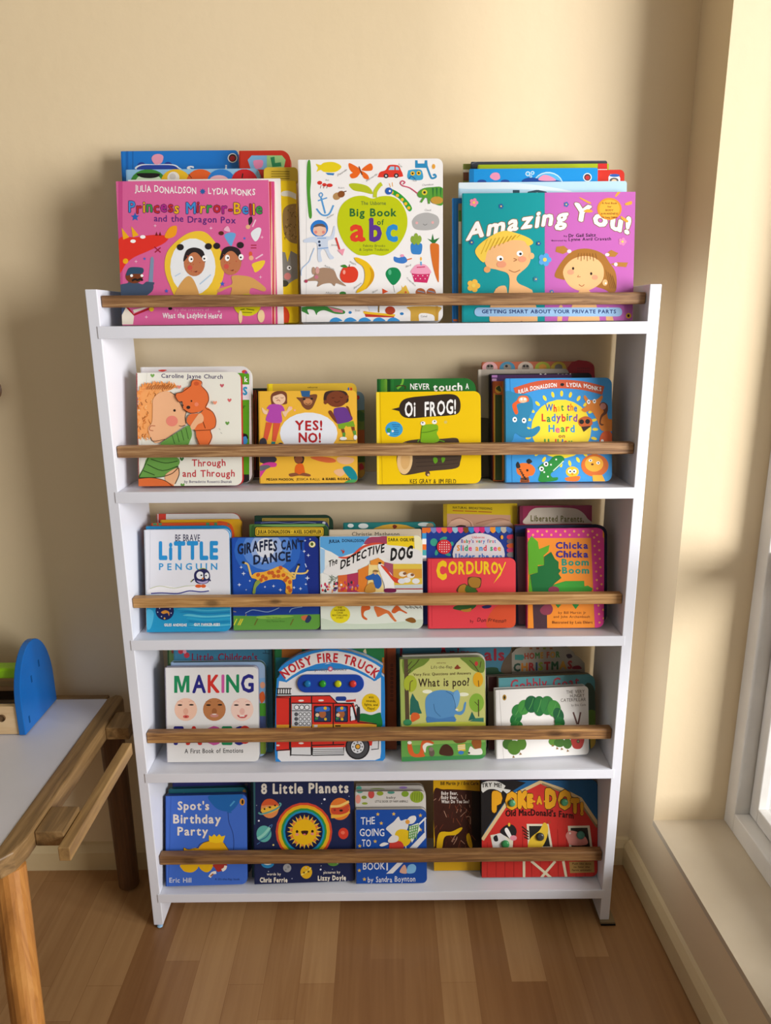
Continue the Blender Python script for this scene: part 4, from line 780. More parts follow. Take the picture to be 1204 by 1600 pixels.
B.b('#c9622c', [(745, 500), (790, 475), (830, 490), (838, 530), (800, 545), (755, 540)]).e('#222', 766, 512, 16).e('#222', 806, 510, 16).p('#3a2a24', [(764, 545), (832, 540), (780, 580)]).b('#e0622c', [(905, 585), (960, 580), (975, 650), (890, 652)]).e('#fff', 905, 640, 10)
B.b('#e8762c', [(330, 820), (360, 790), (420, 795), (455, 830), (440, 870), (410, 880), (415, 920), (355, 920), (360, 880), (335, 860)]).b('#2a2a2a', [(325, 800), (340, 780), (355, 815), (335, 825)]).b('#2a2a2a', [(395, 775), (415, 760), (435, 780), (410, 795)])
for i in range(5): B.l('#2a2420', 7, [(345+i*8, 830+i*14), (362+i*9, 838+i*16)], 0)
for i in range(3): B.l('#2a2420', 7, [(358, 893+i*10), (412, 890+i*10)], 0)
B.e('#222', 402, 838, 8).b('#2a8a3a', [(478, 910), (490, 850), (475, 820), (510, 790), (545, 780), (580, 745), (630, 740), (650, 770), (600, 830), (560, 860), (570, 885), (605, 885), (600, 905), (540, 915)]).e('#f4f4f0', 527, 796, 16).e('#f4f4f0', 497, 828, 16).e('#222', 528, 796, 7).e('#222', 498, 828, 7).l('#dfeee0', 6, [(575, 842), (620, 800), (645, 775)])
for x, y in ((595, 765), (560, 800), (515, 850), (540, 880)): B.e('#e8f2e8', x, y, 6)
B.e('#f2c02c', 704, 848, 44, 36).b('#e8762c', [(655, 890), (700, 880), (755, 878), (740, 910), (670, 910)]).e('#fff', 688, 845, 14).e('#fff', 718, 845, 14).e('#222', 690, 846, 6).e('#222', 716, 846, 6).p('#e8762c', [(695, 860), (714, 860), (704, 872)])
B.e('#d9702e', 855, 805, 92, 76).e('#f2b13a', 850, 795, 62, 52).e('#fff', 825, 772, 12, 9).e('#fff', 877, 788, 12, 10).e('#222', 826, 772, 5).e('#222', 878, 788, 5).e('#6a3a1a', 838, 798, 9, 7).p('#f2b13a', [(838, 870), (905, 870), (925, 912), (842, 912)])
B.done()
B = Book('slim orange and green framed board book left behind the yellow sun book', .011, [(165, 240), (800, 232), (820, 905), (190, 905)], '#c9622c', 'board', .006, page='#a87a3a')
B.r('#3a4a24', 185, 330, 260, 905).r('#c9a23a', 172, 320, 186, 900).e('#e0a83a', 208, 295, 24, 26).b('#4a5a2a', [(190, 290), (215, 270), (225, 310)]).r('#d8823a', 232, 240, 246, 905).done()
B = Book('slim purple edged book with pale marks behind the yellow sun book', .006, [(160, 196), (700, 196), (700, 905), (170, 905)], '#4a2a58', 'hard', page='#5d3a3a'); B.r('#b07ab8', 160, 198, 200, 215).r('#c9a0c8', 165, 222, 195, 238).done()
B = Book('black board book with pale handwritten title behind the blue sun book', .012, [(142, 188), (832, 186), (840, 905), (160, 905)], '#25222a', 'board', .008, page='#1d1a20')
B.t('Magical', 590, 222, 40, '#d8d2ca', 210, .02, -10).done()
B = Book('grey board book with a faded dark scene behind the black one on the second shelf', .013, [(66, 158), (672, 158), (690, 905), (86, 905)], '#a99f92', 'board', .008, page='#8f867a')
B.r('#c9c0b2', 66, 154, 92, 900).t('Usborne', 375, 184, 15, '#8a8078', 90).p('#4a4640', [(60, 480), (160, 490), (200, 700), (150, 905), (80, 905)]).done()
B = Book('board book with round picture tabs and red speaker panel behind the yellow sun book', .013, [(95, 108), (850, 106), (860, 905), (110, 905)], '#c06a4a', 'board', .015, page='#9a5a48')
for x, c in ((150, '#e0a8a8'), (268, '#4a8aa8'), (390, '#c9b9a8'), (505, '#a8b03a'), (612, '#d0b23a')): B.e(c, x, 152, 52, 44).e('#8f857a' if c != '#a8b03a' else '#d89a3a', x, 146, 26, 22)
for x in (140, 162, 262, 380, 402): B.e('#2a2624', x, 138, 9, 8)
B.done()
plate(B, 'sound_panel', [(668, 200), (672, 150), (700, 112), (745, 98), (800, 104), (845, 130), (856, 220), (668, 220)], .0003, .002, M('#a8202c', .4))
for i in range(7):
    for k in range(4): plate(B, 'speaker_hole', [(738+i*12, 150+k*16), (743+i*12, 150+k*16), (743+i*12, 158+k*16), (738+i*12, 158+k*16)], .002, .0022, M('#4a1418', .6), 0)

# ================================================================== third shelf
G3 = 'books on the third shelf'
stack(2, .026, 12, 0, (200, 780, 6.6889), G3)
B = Book('white board book with a small penguin standing over blue water on the third shelf', .016, [(190, 318), (1072, 316), (1056, 1388), (176, 1388)], '#e6e8f0', 'board', .012, page='#2a93c9', spine='#cfdcea')
B.l('#cfd2dc', 4, [(232, 318), (226, 1000)], 0)
B.t('BE BRAVE', 622, 440, 70, '#3c3c58', 258, .012, 0, 0, .04)
B.t('LiTTLE', 632, 624, 172, '#2b95d8', 620, .05, 0, 0, .02).t('PENGUIN', 628, 738, 66, '#3f9cd8', 610, .025, 0, 0, .03, sp=.4)
B.b('#f4f4f8', [(230, 985), (240, 930), (400, 905), (520, 925), (640, 905), (760, 900), (850, 930), (845, 965), (700, 960), (560, 985)]).l('#b8c48a', 5, [(230, 935), (330, 908), (480, 930), (600, 908), (700, 902)]).l('#3a3f96', 12, [(240, 985), (350, 980), (520, 985), (640, 958), (760, 968), (845, 958)])
B.b('#2b2a5c', [(690, 810), (700, 760), (750, 728), (810, 728), (850, 770), (855, 830), (830, 875), (770, 888), (710, 870)]).e('#eef0f4', 752, 795, 38, 40).e('#eef0f4', 822, 800, 24, 34).l('#2b2a5c', 16, [(790, 745), (795, 820)]).e('#222', 766, 795, 9).e('#222', 815, 798, 8).p('#e88a3a', [(770, 820), (795, 822), (780, 845)]).b('#b3a6d4', [(715, 850), (780, 862), (835, 848), (820, 875), (760, 882)]).l('#2b2a5c', 12, [(690, 835), (655, 865)]).l('#2b2a5c', 12, [(848, 830), (862, 856)]).e('#e0622c', 735, 908, 34, 18).e('#e0622c', 788, 908, 26, 18).l('#b8c83a', 6, [(735, 735), (780, 722), (815, 728)]).l('#b8c83a', 6, [(672, 840), (660, 860)])
B.p('#2397c8', [(150, 1000), (1090, 1000), (1090, 1400), (150, 1400)])
for i, c in enumerate(('#48b4d8', '#1b82b8', '#62c4de', '#2aa4d0', '#1787ba', '#52b8d8', '#2a9ccf')):
    y = 1150+i*32; B.b(c, [(500+i*37 % 200, y), (640, y-14), (820, y+6), (1050, y-8), (1050, y+10), (800, y+22), (620, y+6)])
B.b('#52b8e0', [(190, 1180), (230, 1150), (270, 1200), (240, 1340), (200, 1350)]).e('#1c2458', 384, 1168, 96, 96)
B.b('#d8923a', [(345, 1180), (390, 1160), (430, 1180), (428, 1220), (412, 1190), (370, 1198)]).star('#e8b03a', 382, 1245, 14, 4)
for x, y in ((310, 1180), (330, 1140), (450, 1190), (440, 1145), (350, 1225)): B.star('#c8d4ee', x, y, 9, 4)
B.t('GILES ANDREAE', 496, 1326, 26, W, 236, .04).t('GUY PARKER-REES', 825, 1322, 26, W, 270, .04)
B.done()
B = Book('blue board book whose rim shows around the white penguin book on the third shelf', .010, [(206, 280), (1086, 280), (1076, 1380), (200, 1380)], '#1d86b8', 'board', .016, page='#166a94'); B.done()
B = Book('red orange board book with green corners, third in the penguin pile', .010, [(262, 248), (1106, 246), (1094, 1380), (255, 1380)], '#cf5024', 'board', .016, page='#b5441f')
for x0, x1 in ((262, 300), (318, 352), (815, 850), (900, 930), (1040, 1068)): B.r('#3f8a5a', x0, 246, x1, 272)
B.done()
B = Book('mustard yellow board book in the penguin pile on the third shelf', .012, [(360, 214), (1192, 212), (1186, 1380), (350, 1380)], '#d6a41e', 'board', .008, page='#c08f1a'); B.b('#e0622c', [(930, 230), (1060, 250), (1105, 330), (1110, 420), (1085, 420), (1060, 320)]).done()
B = Book('white board book with a red spine at the back of the penguin pile', .014, [(322, 152), (1176, 150), (1170, 1380), (310, 1380)], '#d6d4d2', 'board', .014, spine='#cc3a26', page='#c9c6c2'); B.r('#cc3a26', 318, 148, 396, 400).done()
stack(2, .032, 12, 0, (350, 780, 6.9588), G3)
B = Book('midnight blue board book with an orange spotted animal under a moon, third shelf', .015, [(104, 418), (1036, 414), (1040, 1372), (84, 1374)], '#1f4fae', 'board', .010, page='#2a3a6a')
B.e('#2f68c4', 470, 560, 360, 290).e('#5a8ad8', 470, 540, 270, 230).e('#9ab4e4', 460, 530, 175, 165).e('#dfe4ee', 450, 530, 105, 108)
B.b('#1a2f86', [(880, 415), (1040, 415), (1040, 1180), (960, 1180), (900, 900)])
B.t('GIRAFFES', 362, 580, 108, '#17223f', 430, .035, -44, 10, .1).t("CAN'T", 742, 548, 98, '#17223f', 244, .035, 0, 8, .12).t('DANCE', 522, 690, 96, '#17223f', 404, .035, -40, 6, .12)
B.e('#e6c83a', 957, 491, 36, 34).e('#f4efc8', 957, 491, 30, 29).e('#5a6a1a', 955, 488, 17, 19)
B.l('#e8c878', 20, [(212, 690), (255, 705), (275, 760), (295, 830), (330, 850)]).e('#2a2a22', 212, 688, 15)
B.b('#f0b03a', [(295, 850), (340, 800), (430, 790), (520, 760), (600, 730), (680, 760), (735, 830), (740, 900), (735, 1020), (670, 1020), (672, 930), (630, 880), (540, 870), (460, 885), (400, 910), (350, 870)])
rg = random.Random(9)
for x, y in ((370, 822), (420, 840), (455, 860), (490, 800), (525, 800), (545, 835), (590, 785), (615, 745), (645, 825), (690, 850), (715, 900), (665, 880), (700, 960), (720, 990), (590, 835), (400, 880)): B.e('#c8602a', x, y, 20, 23, rg.uniform(0, 90))
B.l('#e8c060', 22, [(650, 770), (710, 800), (770, 850), (740, 860), (690, 820)]).l('#e8c878', 18, [(730, 800), (830, 808), (890, 798), (912, 768)]).l('#e8c878', 18, [(765, 850), (790, 770), (815, 715)]).e('#2a2a22', 815, 712, 13).b('#8aa04a', [(310, 1020), (330, 920), (360, 880), (398, 900), (350, 960), (340, 1020)])
for x, y, r_ in ((165, 930, 16), (212, 808, 18), (445, 953, 11), (538, 944, 14), (612, 985, 15), (830, 973, 15), (905, 858, 20), (888, 924, 11), (915, 610, 15), (870, 566, 14), (280, 888, 10), (185, 740, 14), (880, 450, 10), (935, 435, 9), (760, 960, 13), (240, 985, 8), (225, 1205, 9), (160, 1190, 9), (740, 1195, 12)): B.star('#dce6f8', x, y, r_*1.4, 4, .3)
B.l('#c8d6f0', 10, [(880, 700), (895, 740)])
B.p('#1b3c8e', [(60, 1150), (1045, 1150), (1045, 1260), (60, 1260)]).l('#a88a6a', 8, [(75, 1215), (130, 1225)]).l('#8aa6c8', 8, [(230, 1240), (300, 1205), (370, 1210), (480, 1225), (600, 1180)]).l('#a88a5a', 8, [(240, 1250), (225, 1300)]).l('#8aa6c8', 8, [(710, 1230), (740, 1190), (850, 1170)])
B.p('#5f9a3e', [(55, 1265), (350, 1270), (520, 1258), (1045, 1250), (1050, 1440), (55, 1440)]).b('#8ab84a', [(360, 1275), (600, 1260), (760, 1270), (600, 1295), (400, 1300)])
for x in (105, 150, 170, 330, 720): B.l('#d8d03a' if x < 200 else '#6a6a2a', 12, [(x, 1370), (x+35, 1300)], 0)
B.b('#c86a44', [(835, 1280), (890, 1260), (910, 1275), (870, 1320)]).b('#2b3a5c', [(880, 1330), (915, 1260), (950, 1290), (920, 1340)]).t('Giles Andreae', 540, 1295, 16, '#3f6a2a', 160).t('Guy Parker-Rees', 560, 1335, 18, '#3f6a2a', 200)
B.done()
B = Book('green board book with a yellow name plate above the midnight blue book', .012, [(296, 276), (1136, 266), (1140, 1365), (280, 1365)], '#4f7a3a', 'board', .014, page='#8a7a5a')
B.b('#35592a', [(296, 300), (330, 290), (330, 400), (296, 400)]).b('#2f4f28', [(1080, 290), (1130, 280), (1135, 400), (1090, 400)]).b('#7aa85a', [(400, 280), (700, 275), (1050, 272), (1050, 295), (600, 300)])
B.p('#2a2a1a', rr(332, 298, 1088, 408, 22)).p('#dfb62c', rr(340, 306, 1080, 400, 18)).p('#2a2a1a', rr(352, 318, 1068, 390, 12)).p('#e3bd34', rr(356, 322, 1064, 386, 10)).t('JULIA DONALDSON · AXEL SCHEFFLER', 712, 372, 36, '#2a2416', 690, .03).done()
B = Book('navy board book with a thin patterned top behind the name plate book', .009, [(345, 242), (1140, 240), (1140, 1365), (340, 1365)], '#2a3566', 'board', .012, page='#4a4f7a')
B.l('#8a9ac0', 6, [(400, 258), (560, 250), (700, 262), (860, 250), (1000, 260)]).e('#c9ccd4', 1085, 258, 18, 14).done()
B = Book('dark green board book with gold framed top behind the yellow name plate book', .011, [(347, 176), (1186, 174), (1190, 1365), (340, 1365)], '#1e3a2a', 'board', .016, page='#17301f')
B.p('#b0963e', rr(412, 206, 1140, 300, 6)).p('#8a7a36', rr(420, 214, 1130, 300, 4)).l('#c4aa4a', 5, [(440, 228), (700, 222), (1110, 226)], 0).done()
stack(2, .030, 12, 0, (490, 780, 6.3368), G3)
B = Book('board book with striding white and tan dog, blue sky and yellow roof, third shelf', .016, [(68, 374), (1060, 362), (1096, 1262), (66, 1290)], '#e9ebe6', 'board', .012, page='#d8dccf')
B.p('#5aa6e0', [(60, 360), (560, 360), (500, 440), (400, 530), (260, 575), (170, 520), (60, 480)]).b('#e9ebe6', [(60, 480), (130, 510), (200, 560), (280, 580), (200, 610), (60, 600)]).p('#9ec8ea', [(60, 480), (110, 500), (108, 720), (60, 740)]).b('#a4415e', [(545, 380), (640, 372), (722, 368), (722, 440), (620, 430), (500, 445)])
B.p('#f0d020', [(724, 364), (1064, 360), (1062, 520), (900, 480), (724, 450)]).p('#f1ecc0', [(990, 362), (1075, 362), (1080, 560), (1000, 500)]).b('#d85038', [(240, 572), (360, 560), (470, 470), (600, 430), (720, 442), (620, 448), (500, 480), (380, 570), (300, 590)])
B.b('#e7e6e4', [(110, 690), (200, 620), (380, 590), (500, 480), (640, 450), (740, 455), (900, 470), (1064, 520), (1070, 640), (960, 630), (800, 640), (700, 580), (560, 600), (430, 700), (250, 750), (110, 740)])
B.t('JULIA', 204, 430, 28, '#1f3a5a', 108, .03).t('DONALDSON', 388, 424, 28, '#1f3a5a', 216, .03).t('SARA OGILVIE', 866, 416, 30, '#4a4a12', 258, .03)
B.t('The', 190, 655, 62, K, 88, .02, -40, 0, .06, sh=.1).t('DETECTIVE', 480, 606, 82, K, 436, .03, -178, 14, .06, sh=.1).t('DOG', 866, 590, 112, K, 220, .05, -30, 0, .06, sh=.15)
B.b('#c04030', [(268, 500), (300, 510), (285, 480), (305, 515), (290, 540), (285, 520)])
B.p('#d86a34', [(240, 755), (340, 745), (330, 920), (240, 920)]).p('#b0385a', [(330, 745), (440, 725), (440, 920), (330, 920)]).p('#e0822e', [(440, 700), (545, 650), (520, 920), (440, 920)]).p('#f0d890', [(545, 640), (640, 640), (700, 920), (530, 920)]).p('#e8963a', [(560, 610), (640, 580), (700, 620), (690, 650), (560, 650)]).p('#a8506a', [(700, 620), (785, 640), (785, 780), (700, 760)])
B.p('#e0c24a', [(785, 640), (1070, 640), (1075, 880), (785, 880)]).p('#d99a3a', [(785, 690), (1070, 690), (1072, 780), (785, 780)]).p('#c8d4d6', [(800, 850), (1076, 840), (1080, 880), (800, 890)])
B.b('#f2f1ee', [(635, 660), (660, 630), (720, 690), (780, 760), (800, 880), (805, 920), (710, 920), (700, 850), (660, 740)]).b('#d8462e', [(660, 650), (720, 680), (780, 760), (880, 800), (860, 830), (800, 820), (740, 750)]).e(K, 655, 632, 16, 10)
B.b('#2b5fae', [(515, 770), (570, 745), (610, 730), (660, 770), (672, 840), (640, 885), (600, 860), (590, 800), (540, 800)]).e('#d8a878', 610, 722, 20, 24).b('#8a6a3a', [(590, 715), (600, 700), (630, 702), (640, 720)]).b('#c8923e', [(520, 860), (580, 820), (610, 880), (600, 920), (510, 920)])
for x, y, c in ((880, 740, '#f0e4d0'), (960, 755, '#ece6da'), (920, 800, '#e8e8ea'), (1010, 810, '#e6e8ec'), (870, 810, '#dfe2e8')): B.e(c, x, y, 38, 26)
for x, y in ((900, 735), (975, 748)): B.e('#8a5a3a', x, y, 18, 14)
rg = random.Random(21)
for i in range(46):
    x = rg.uniform(75, 235) if i < 26 else rg.uniform(250, 440); y = rg.uniform(820, 920); B.e(rg.choice(['#d8403a', '#e8b83a', '#3a3a44', '#e8a07a', '#f0f0ee', '#8a5aa0', '#c83a6a', '#e8822e']), x, y, rg.uniform(7, 15), rg.uniform(8, 18))
for i in range(14): B.l('#7a8a7a', 5, [(150+rg.uniform(-20, 70), 740+rg.uniform(0, 90)), (170+rg.uniform(-30, 70), 760+rg.uniform(0, 80))], 0)
B.r('#b02a3a', 800, 882, 1082, 892).b('#7a2050', [(705, 885), (805, 885), (806, 920), (708, 920)])
B.p('#dfe6da', [(60, 1045), (1100, 1045), (1100, 1300), (60, 1300)]).b('#c9d6c2', [(64, 1180), (300, 1230), (700, 1230), (1090, 1190), (1096, 1270), (66, 1290)]).e('#e6d622', 262, 1140, 98, 88)
for i, (tx, wd) in enumerate((('THE', 44), ('NUMBER', 110), ('ONE', 64), ('BESTSELLING', 150), ('STORY', 70))): B.t(tx, 258, 1082+i*25, 16, '#6a5a14', wd, .015)
B.b('#d2622a', [(475, 1055), (550, 1055), (555, 1090), (505, 1110), (495, 1150), (530, 1185), (515, 1195), (475, 1160)]).b('#d8743a', [(600, 1060), (720, 1095), (760, 1120), (800, 1180), (820, 1205), (800, 1210), (760, 1170), (720, 1130), (640, 1165), (620, 1140)]).b('#d2622a', [(770, 1110), (820, 1050), (870, 1090), (920, 1120), (915, 1132), (850, 1105), (800, 1130)]).b('#8a5a20', [(905, 1195), (960, 1170), (1000, 1185), (1010, 1215), (970, 1225)])
for i in range(10): B.l('#4a4f4a', 5, [(900+i*17, 1055+(i % 3)*8), (915+i*17, 1075+(i % 2)*8)], 0)
B.done()
B = Book('beige picture book with a grey author name above the striding dog book', .008, [(160, 302), (1064, 296), (1070, 1255), (160, 1255)], '#cdbda4', 'hard', .003, page='#d8cdb8')
B.t('Christie Matheson', 612, 364, 38, '#5f5a52', 470, .012).done()
CUR['d'] += .014
B = Book('teal board book with white clouds and a yellow arch, back of the third shelf', .012, [(300, 232), (1210, 228), (1210, 1255), (300, 1255)], '#237a78', 'board', .008, page='#1a5a58')
B.e('#d8a83a', 800, 400, 290, 155).e('#dfe6e4', 365, 262, 30, 20).e('#dfe6e4', 490, 265, 50, 26).e('#c9d4d0', 1090, 250, 60, 20).b('#7a3020', [(780, 265), (800, 252), (825, 268), (808, 290), (790, 290)]).e('#9a8a6a', 1150, 262, 36, 26).done()
stack(2, .030, 12, 0, (640, 770, 6.6667), G3)
B = Book('coral red board book with a yellow capital title and a small brown shape, third shelf', .016, [(184, 688), (1088, 680), (1116, 1392), (194, 1398)], '#e2424c', 'board', .011, page='#8a2030', spine='#b02838')
B.l('#c8303e', 4, [(222, 690), (232, 1396)], 0)
B.b('#d8522e', [(800, 1396), (900, 1180), (1116, 1160), (1116, 1396)])
B.t('C', 330, 890, 165, '#f2ca20', 110, .075).t('ORDUR', 618, 842, 122, '#f2ca20', 440, .04, 0, 0, .03).t('O', 882, 838, 112, '#f2ca20', 74, .045).p('#f2ca20', [(915, 745), (935, 735), (962, 795), (990, 720), (1002, 722), (945, 860), (870, 945), (925, 850), (948, 815)])
B.b('#5c3a24', [(495, 1035), (510, 970), (570, 945), (600, 960), (602, 890), (630, 875), (720, 880), (745, 900), (735, 980), (690, 1000), (700, 1035)]).b('#b5812c', [(505, 1035), (520, 975), (575, 955), (600, 1000), (590, 1035)]).b('#a87a2a', [(612, 905), (650, 880), (720, 890), (738, 930), (715, 985), (650, 985), (615, 950)]).b('#3f6a2a', [(580, 1030), (590, 965), (625, 980), (680, 1000), (690, 1035)])
B.b('#2f5a2a', [(450, 1205), (500, 1170), (680, 1165), (670, 1200), (600, 1235), (520, 1225)]).b('#b5812c', [(530, 1220), (600, 1210), (640, 1200), (630, 1235), (570, 1240)]).b('#2a2a5c', [(750, 1185), (800, 1170), (850, 1175), (830, 1200), (770, 1205)])
B.t('by', 645, 1350, 30, '#4a1a20', 36, .005, jit=.1).t('Don Freeman', 850, 1346, 40, '#2a1216', 300, .006, 10, 0, .14, sh=.25).done()
CUR['d'] += .002
B = Book('royal blue board book with a red spotted turtle and scalloped rainbow border, third shelf', .016, [(112, 362), (1062, 356), (1096, 1385), (150, 1385)], '#1d3a90', 'board', .012, page='#6a2030')
for i, c in enumerate(('#e8742c', '#7a8ac8', '#e04a8a', '#e8822c', '#d83a6a', '#9ac4d8', '#e04a8a', '#7a4a1a', '#2f86c8', '#d84aa0', '#d0246a', '#7a86d0', '#e8922c', '#2f86c8', '#b8b0a0', '#3a6ac0')): B.b(c, [(166+i*56, 355), (222+i*56, 355), (222+i*56, 395), (194+i*56, 420), (166+i*56, 395)])
for i, c in enumerate(('#e8742c', '#3f9ad8', '#f4f4f6', '#e8742c', '#4aa8b0', '#f0f0f4')): B.r(c, 108, 362+i*58, 172, 420+i*58)
for i, c in enumerate(('#d83a5a', '#7a6a70', '#d8622c', '#d03a6a', '#8a8a8a')): B.b(c, [(1015, 445+i*46), (1080, 435+i*46), (1085, 482+i*46), (1020, 480+i*46)])
B.e('#d8d4d8', 716, 640, 272, 222)
B.t('Usborne', 712, 474, 24, '#d8403a', 130, .01).t("Baby's very first", 714, 520, 36, ['#7a5aa0', '#e8742c', '#3a9a6a', '#d83a6a', '#3a7ac8'], 362, .03).t('Slide and see', 718, 602, 56, ['#e8962c', '#3a8ac8', '#d83a4a', '#3aa06a', '#e04a8a'], 460, .035).t('Under the sea', 718, 690, 56, '#2f6fc0', 490, .035)
B.e('#3aa088', 250, 515, 38, 40).e('#3aa088', 350, 480, 40, 20, -20).e('#3aa088', 280, 620, 18, 34, 20).e('#3aa088', 395, 640, 34, 16, 20).e('#3aa088', 435, 530, 20, 22).e('#d83038', 358, 562, 76, 76)
for i in range(5):
    for k in range(5):
        x, y = 310+i*24, 515+k*24
        if (x-358)**2+(y-562)**2 < 62**2: B.e('#f4d8d8', x, y, 6)
B.e('#e8a23a', 958, 462, 14, 22).done()
CUR['d'] += .014
B = Book('yellow paperback with a close-up of a brow and eye, back of the third shelf', .010, [(342, 108), (1116, 120), (1120, 1380), (360, 1380)], '#d2b414', 'paper', page='#c8b89a')
B.r('#b2951c', 336, 100, 388, 400).t('NATURAL BREASTFEEDING', 652, 170, 22, '#4a4410', 410, .02, 14).l('#b0561c', 9, [(446, 186), (560, 190)], 0).l('#b0561c', 9, [(572, 190), (700, 195)], 0).l('#b0561c', 9, [(712, 196), (852, 202)], 0)
B.p('#c99a7c', [(388, 218), (1048, 232), (1052, 420), (388, 420)]).b('#e0b498', [(420, 420), (440, 290), (540, 260), (640, 300), (700, 360), (900, 300), (1040, 300), (1050, 420)]).l('#a8745a', 10, [(430, 290), (520, 262), (620, 300), (640, 350)]).l('#a8745a', 9, [(690, 320), (800, 290), (940, 270), (1030, 290)]).b('#4a2a20', [(480, 350), (530, 335), (585, 345), (560, 362), (500, 362)]).done()
stack(2, .027, 12, 0, (790, 770, 6.02), G3)
B = Book('orange board book with pink dotted border and green leaf shapes, right end of third shelf', .016, [(186, 338), (905, 332), (940, 1266), (218, 1272)], '#ef8f2c', 'board', .012, page='#b03a70', spine='#b8306a')
B.p('#d8388c', [(180, 330), (910, 325), (910, 425), (184, 425)]).p('#d8388c', [(800, 420), (920, 420), (960, 1290), (838, 1290)])
for i in range(16): B.e('#f4a860', 212+i*43, 362+(i % 2)*34, 11)
for i in range(22): B.e('#f4a860', 828+(i % 2)*42+i*2.6, 420+i*40, 10)
B.p('#5aa426', [(205, 470), (240, 405), (300, 460), (312, 530), (410, 490), (400, 550), (355, 590), (360, 680), (300, 680), (300, 750), (215, 770)]).p('#5aa426', [(222, 760), (250, 930), (215, 930)])
B.p('#176a34', [(300, 690), (360, 680), (360, 600), (425, 555), (460, 620), (495, 650), (495, 710), (518, 730), (495, 760), (522, 800), (460, 850), (400, 930), (250, 930), (228, 770), (300, 750)]).p('#3a9a34', [(460, 860), (560, 830), (735, 828), (738, 880), (770, 872), (815, 900), (800, 935), (390, 935)]).e('#8a3a50', 450, 915, 52, 36).e('#8a3a50', 380, 1090, 60, 56).p('#4a3038', [(252, 1040), (385, 1040), (388, 1275), (262, 1275)]).b('#8a3a50', [(320, 1100), (380, 1045), (440, 1080), (420, 1140), (350, 1145)]).p('#2a8a3a', [(465, 1050), (520, 1050), (490, 1085)]).p('#2a8a3a', [(620, 1045), (690, 1050), (655, 1095)])
B.t('Chicka', 620, 524, 58, '#3a2a8c', 306, .045).t('Chicka', 622, 606, 58, '#3a2a8c', 304, .045).t('Boom', 652, 682, 58, '#2a9078', 256, .045).t('Boom', 655, 758, 58, '#2a9078', 256, .045)
B.t('by Bill Martin Jr', 622, 1138, 22, '#8a4a1c', 260, .02).t('and John Archambault', 620, 1176, 22, '#8a4a1c', 344, .02).t('Illustrated by Lois Ehlert', 625, 1230, 24, '#8a4a1c', 380, .02).done()
B = Book('dark navy tablet-like book with thick rounded rim behind the orange leaf book', .016, [(74, 306), (940, 302), (962, 1255), (104, 1255)], '#1c2040', 'board', .018, page='#14172e')
B.r('#3a62b0', 90, 335, 112, 360).r('#1a2a66', 72, 322, 190, 372).p('#6a4a58', [(100, 412), (900, 412), (920, 1240), (120, 1240)]).done()
B = Book('thin red book showing a bright red edge above the navy one, third shelf', .005, [(84, 298), (800, 292), (800, 1255), (84, 1255)], '#c03244', 'hard', page='#a82a3a'); B.done()
B = Book('maroon paperback with a pale arch and olive title, back right of the third shelf', .014, [(130, 118), (804, 124), (810, 1255), (130, 1255)], '#8e2048', 'paper', page='#6a2a34')
B.r('#6e1838', 118, 110, 160, 300).b('#c9bfae', [(200, 300), (205, 210), (260, 150), (360, 140), (600, 142), (700, 170), (765, 240), (770, 300)]).t('Liberated Parents,', 482, 270, 54, '#6a6434', 500, .035, 6).done()
# ================================================================== fourth shelf
G4 = 'books on the fourth shelf'
stack(3, .030, 12, 0, (220, 1000, 5.4727), G4)
B = Book('white square board book with three round baby photos and coloured capitals, fourth shelf', .016, [(215, 236), (1005, 232), (1002, 1018), (215, 1026)], '#e4e3e1', 'board', .010, page='#c2bfc4', spine='#8a86a0')
B.p('#1f8a58', [(285, 306), (325, 306), (350, 400), (375, 306), (415, 304), (415, 448), (388, 448), (388, 350), (362, 448), (338, 448), (312, 352), (312, 452), (285, 452)])
B.t('AKING', 702, 446, 144, ['#2a2a80', '#d0342e', '#cc5aa0', '#1f8a58', '#2a2a80'], 526, .03, -6)
for x, sk, sh_, ey in ((384, '#eec4ac', '#e2ac94', '#2a201e'), (628, '#b87a4c', '#9c6038', '#1c1210'), (866, '#f0d0c2', '#e6b4a8', '#3a2a28')):
    B.e(sk, x, 594, 97, 98).e(sh_, x, 610, 22, 28).e(ey, x-50, 556, 20, 7).e(ey, x+48, 554, 20, 7).l(sh_, 6, [(x-74, 530), (x-50, 522), (x-26, 532)]).l(sh_, 6, [(x+24, 530), (x+48, 520), (x+72, 530)])
    if x == 384: B.e('#d8625a', x+2, 655, 26, 14).e('#8a2a28', x+2, 656, 10, 5)
    elif x == 628: B.e('#c98a80', x, 645, 36, 16).e('#e8d8cc', x, 634, 20, 5)
    else: B.b('#c85a5a', [(x-44, 640), (x, 648), (x+44, 638), (x+25, 665), (x-22, 665)]).r('#f4efe8', x-22, 645, x+20, 654)
B.t('FACES', 585, 888, 140, ['#2a2a80', '#d0342e', '#cc5aa0', '#1f8a58', '#2a2a80'], 610, .05).e('#d0342e', 890, 810, 56, 78)
B.t('A First Book of Emotions', 624, 966, 38, '#3a3a3c', 500, .012, -6).done()
B = Book('pale blue picture board book with a coloured side strip behind the baby photo book', .014, [(275, 190), (1068, 184), (1066, 975), (260, 975)], '#9cb8d8', 'board', .014, page='#4a6a3a')
B.l('#5f6a78', 8, [(280, 192), (1045, 184), (1064, 210), (1066, 640)]).p('#7fb0dc', [(1000, 330), (1070, 320), (1070, 440), (1000, 440)]).e('#e0a080', 1040, 385, 22, 28).b('#d8622c', [(1012, 470), (1045, 440), (1062, 500), (1030, 540)]).p('#4a9a2c', [(1000, 540), (1070, 540), (1070, 650), (1000, 650)]).p('#4a5a8a', [(1000, 650), (1070, 650), (1070, 760), (1000, 760)]).p('#7f9a34', [(1000, 860), (1070, 860), (1070, 975), (1000, 975)]).done()
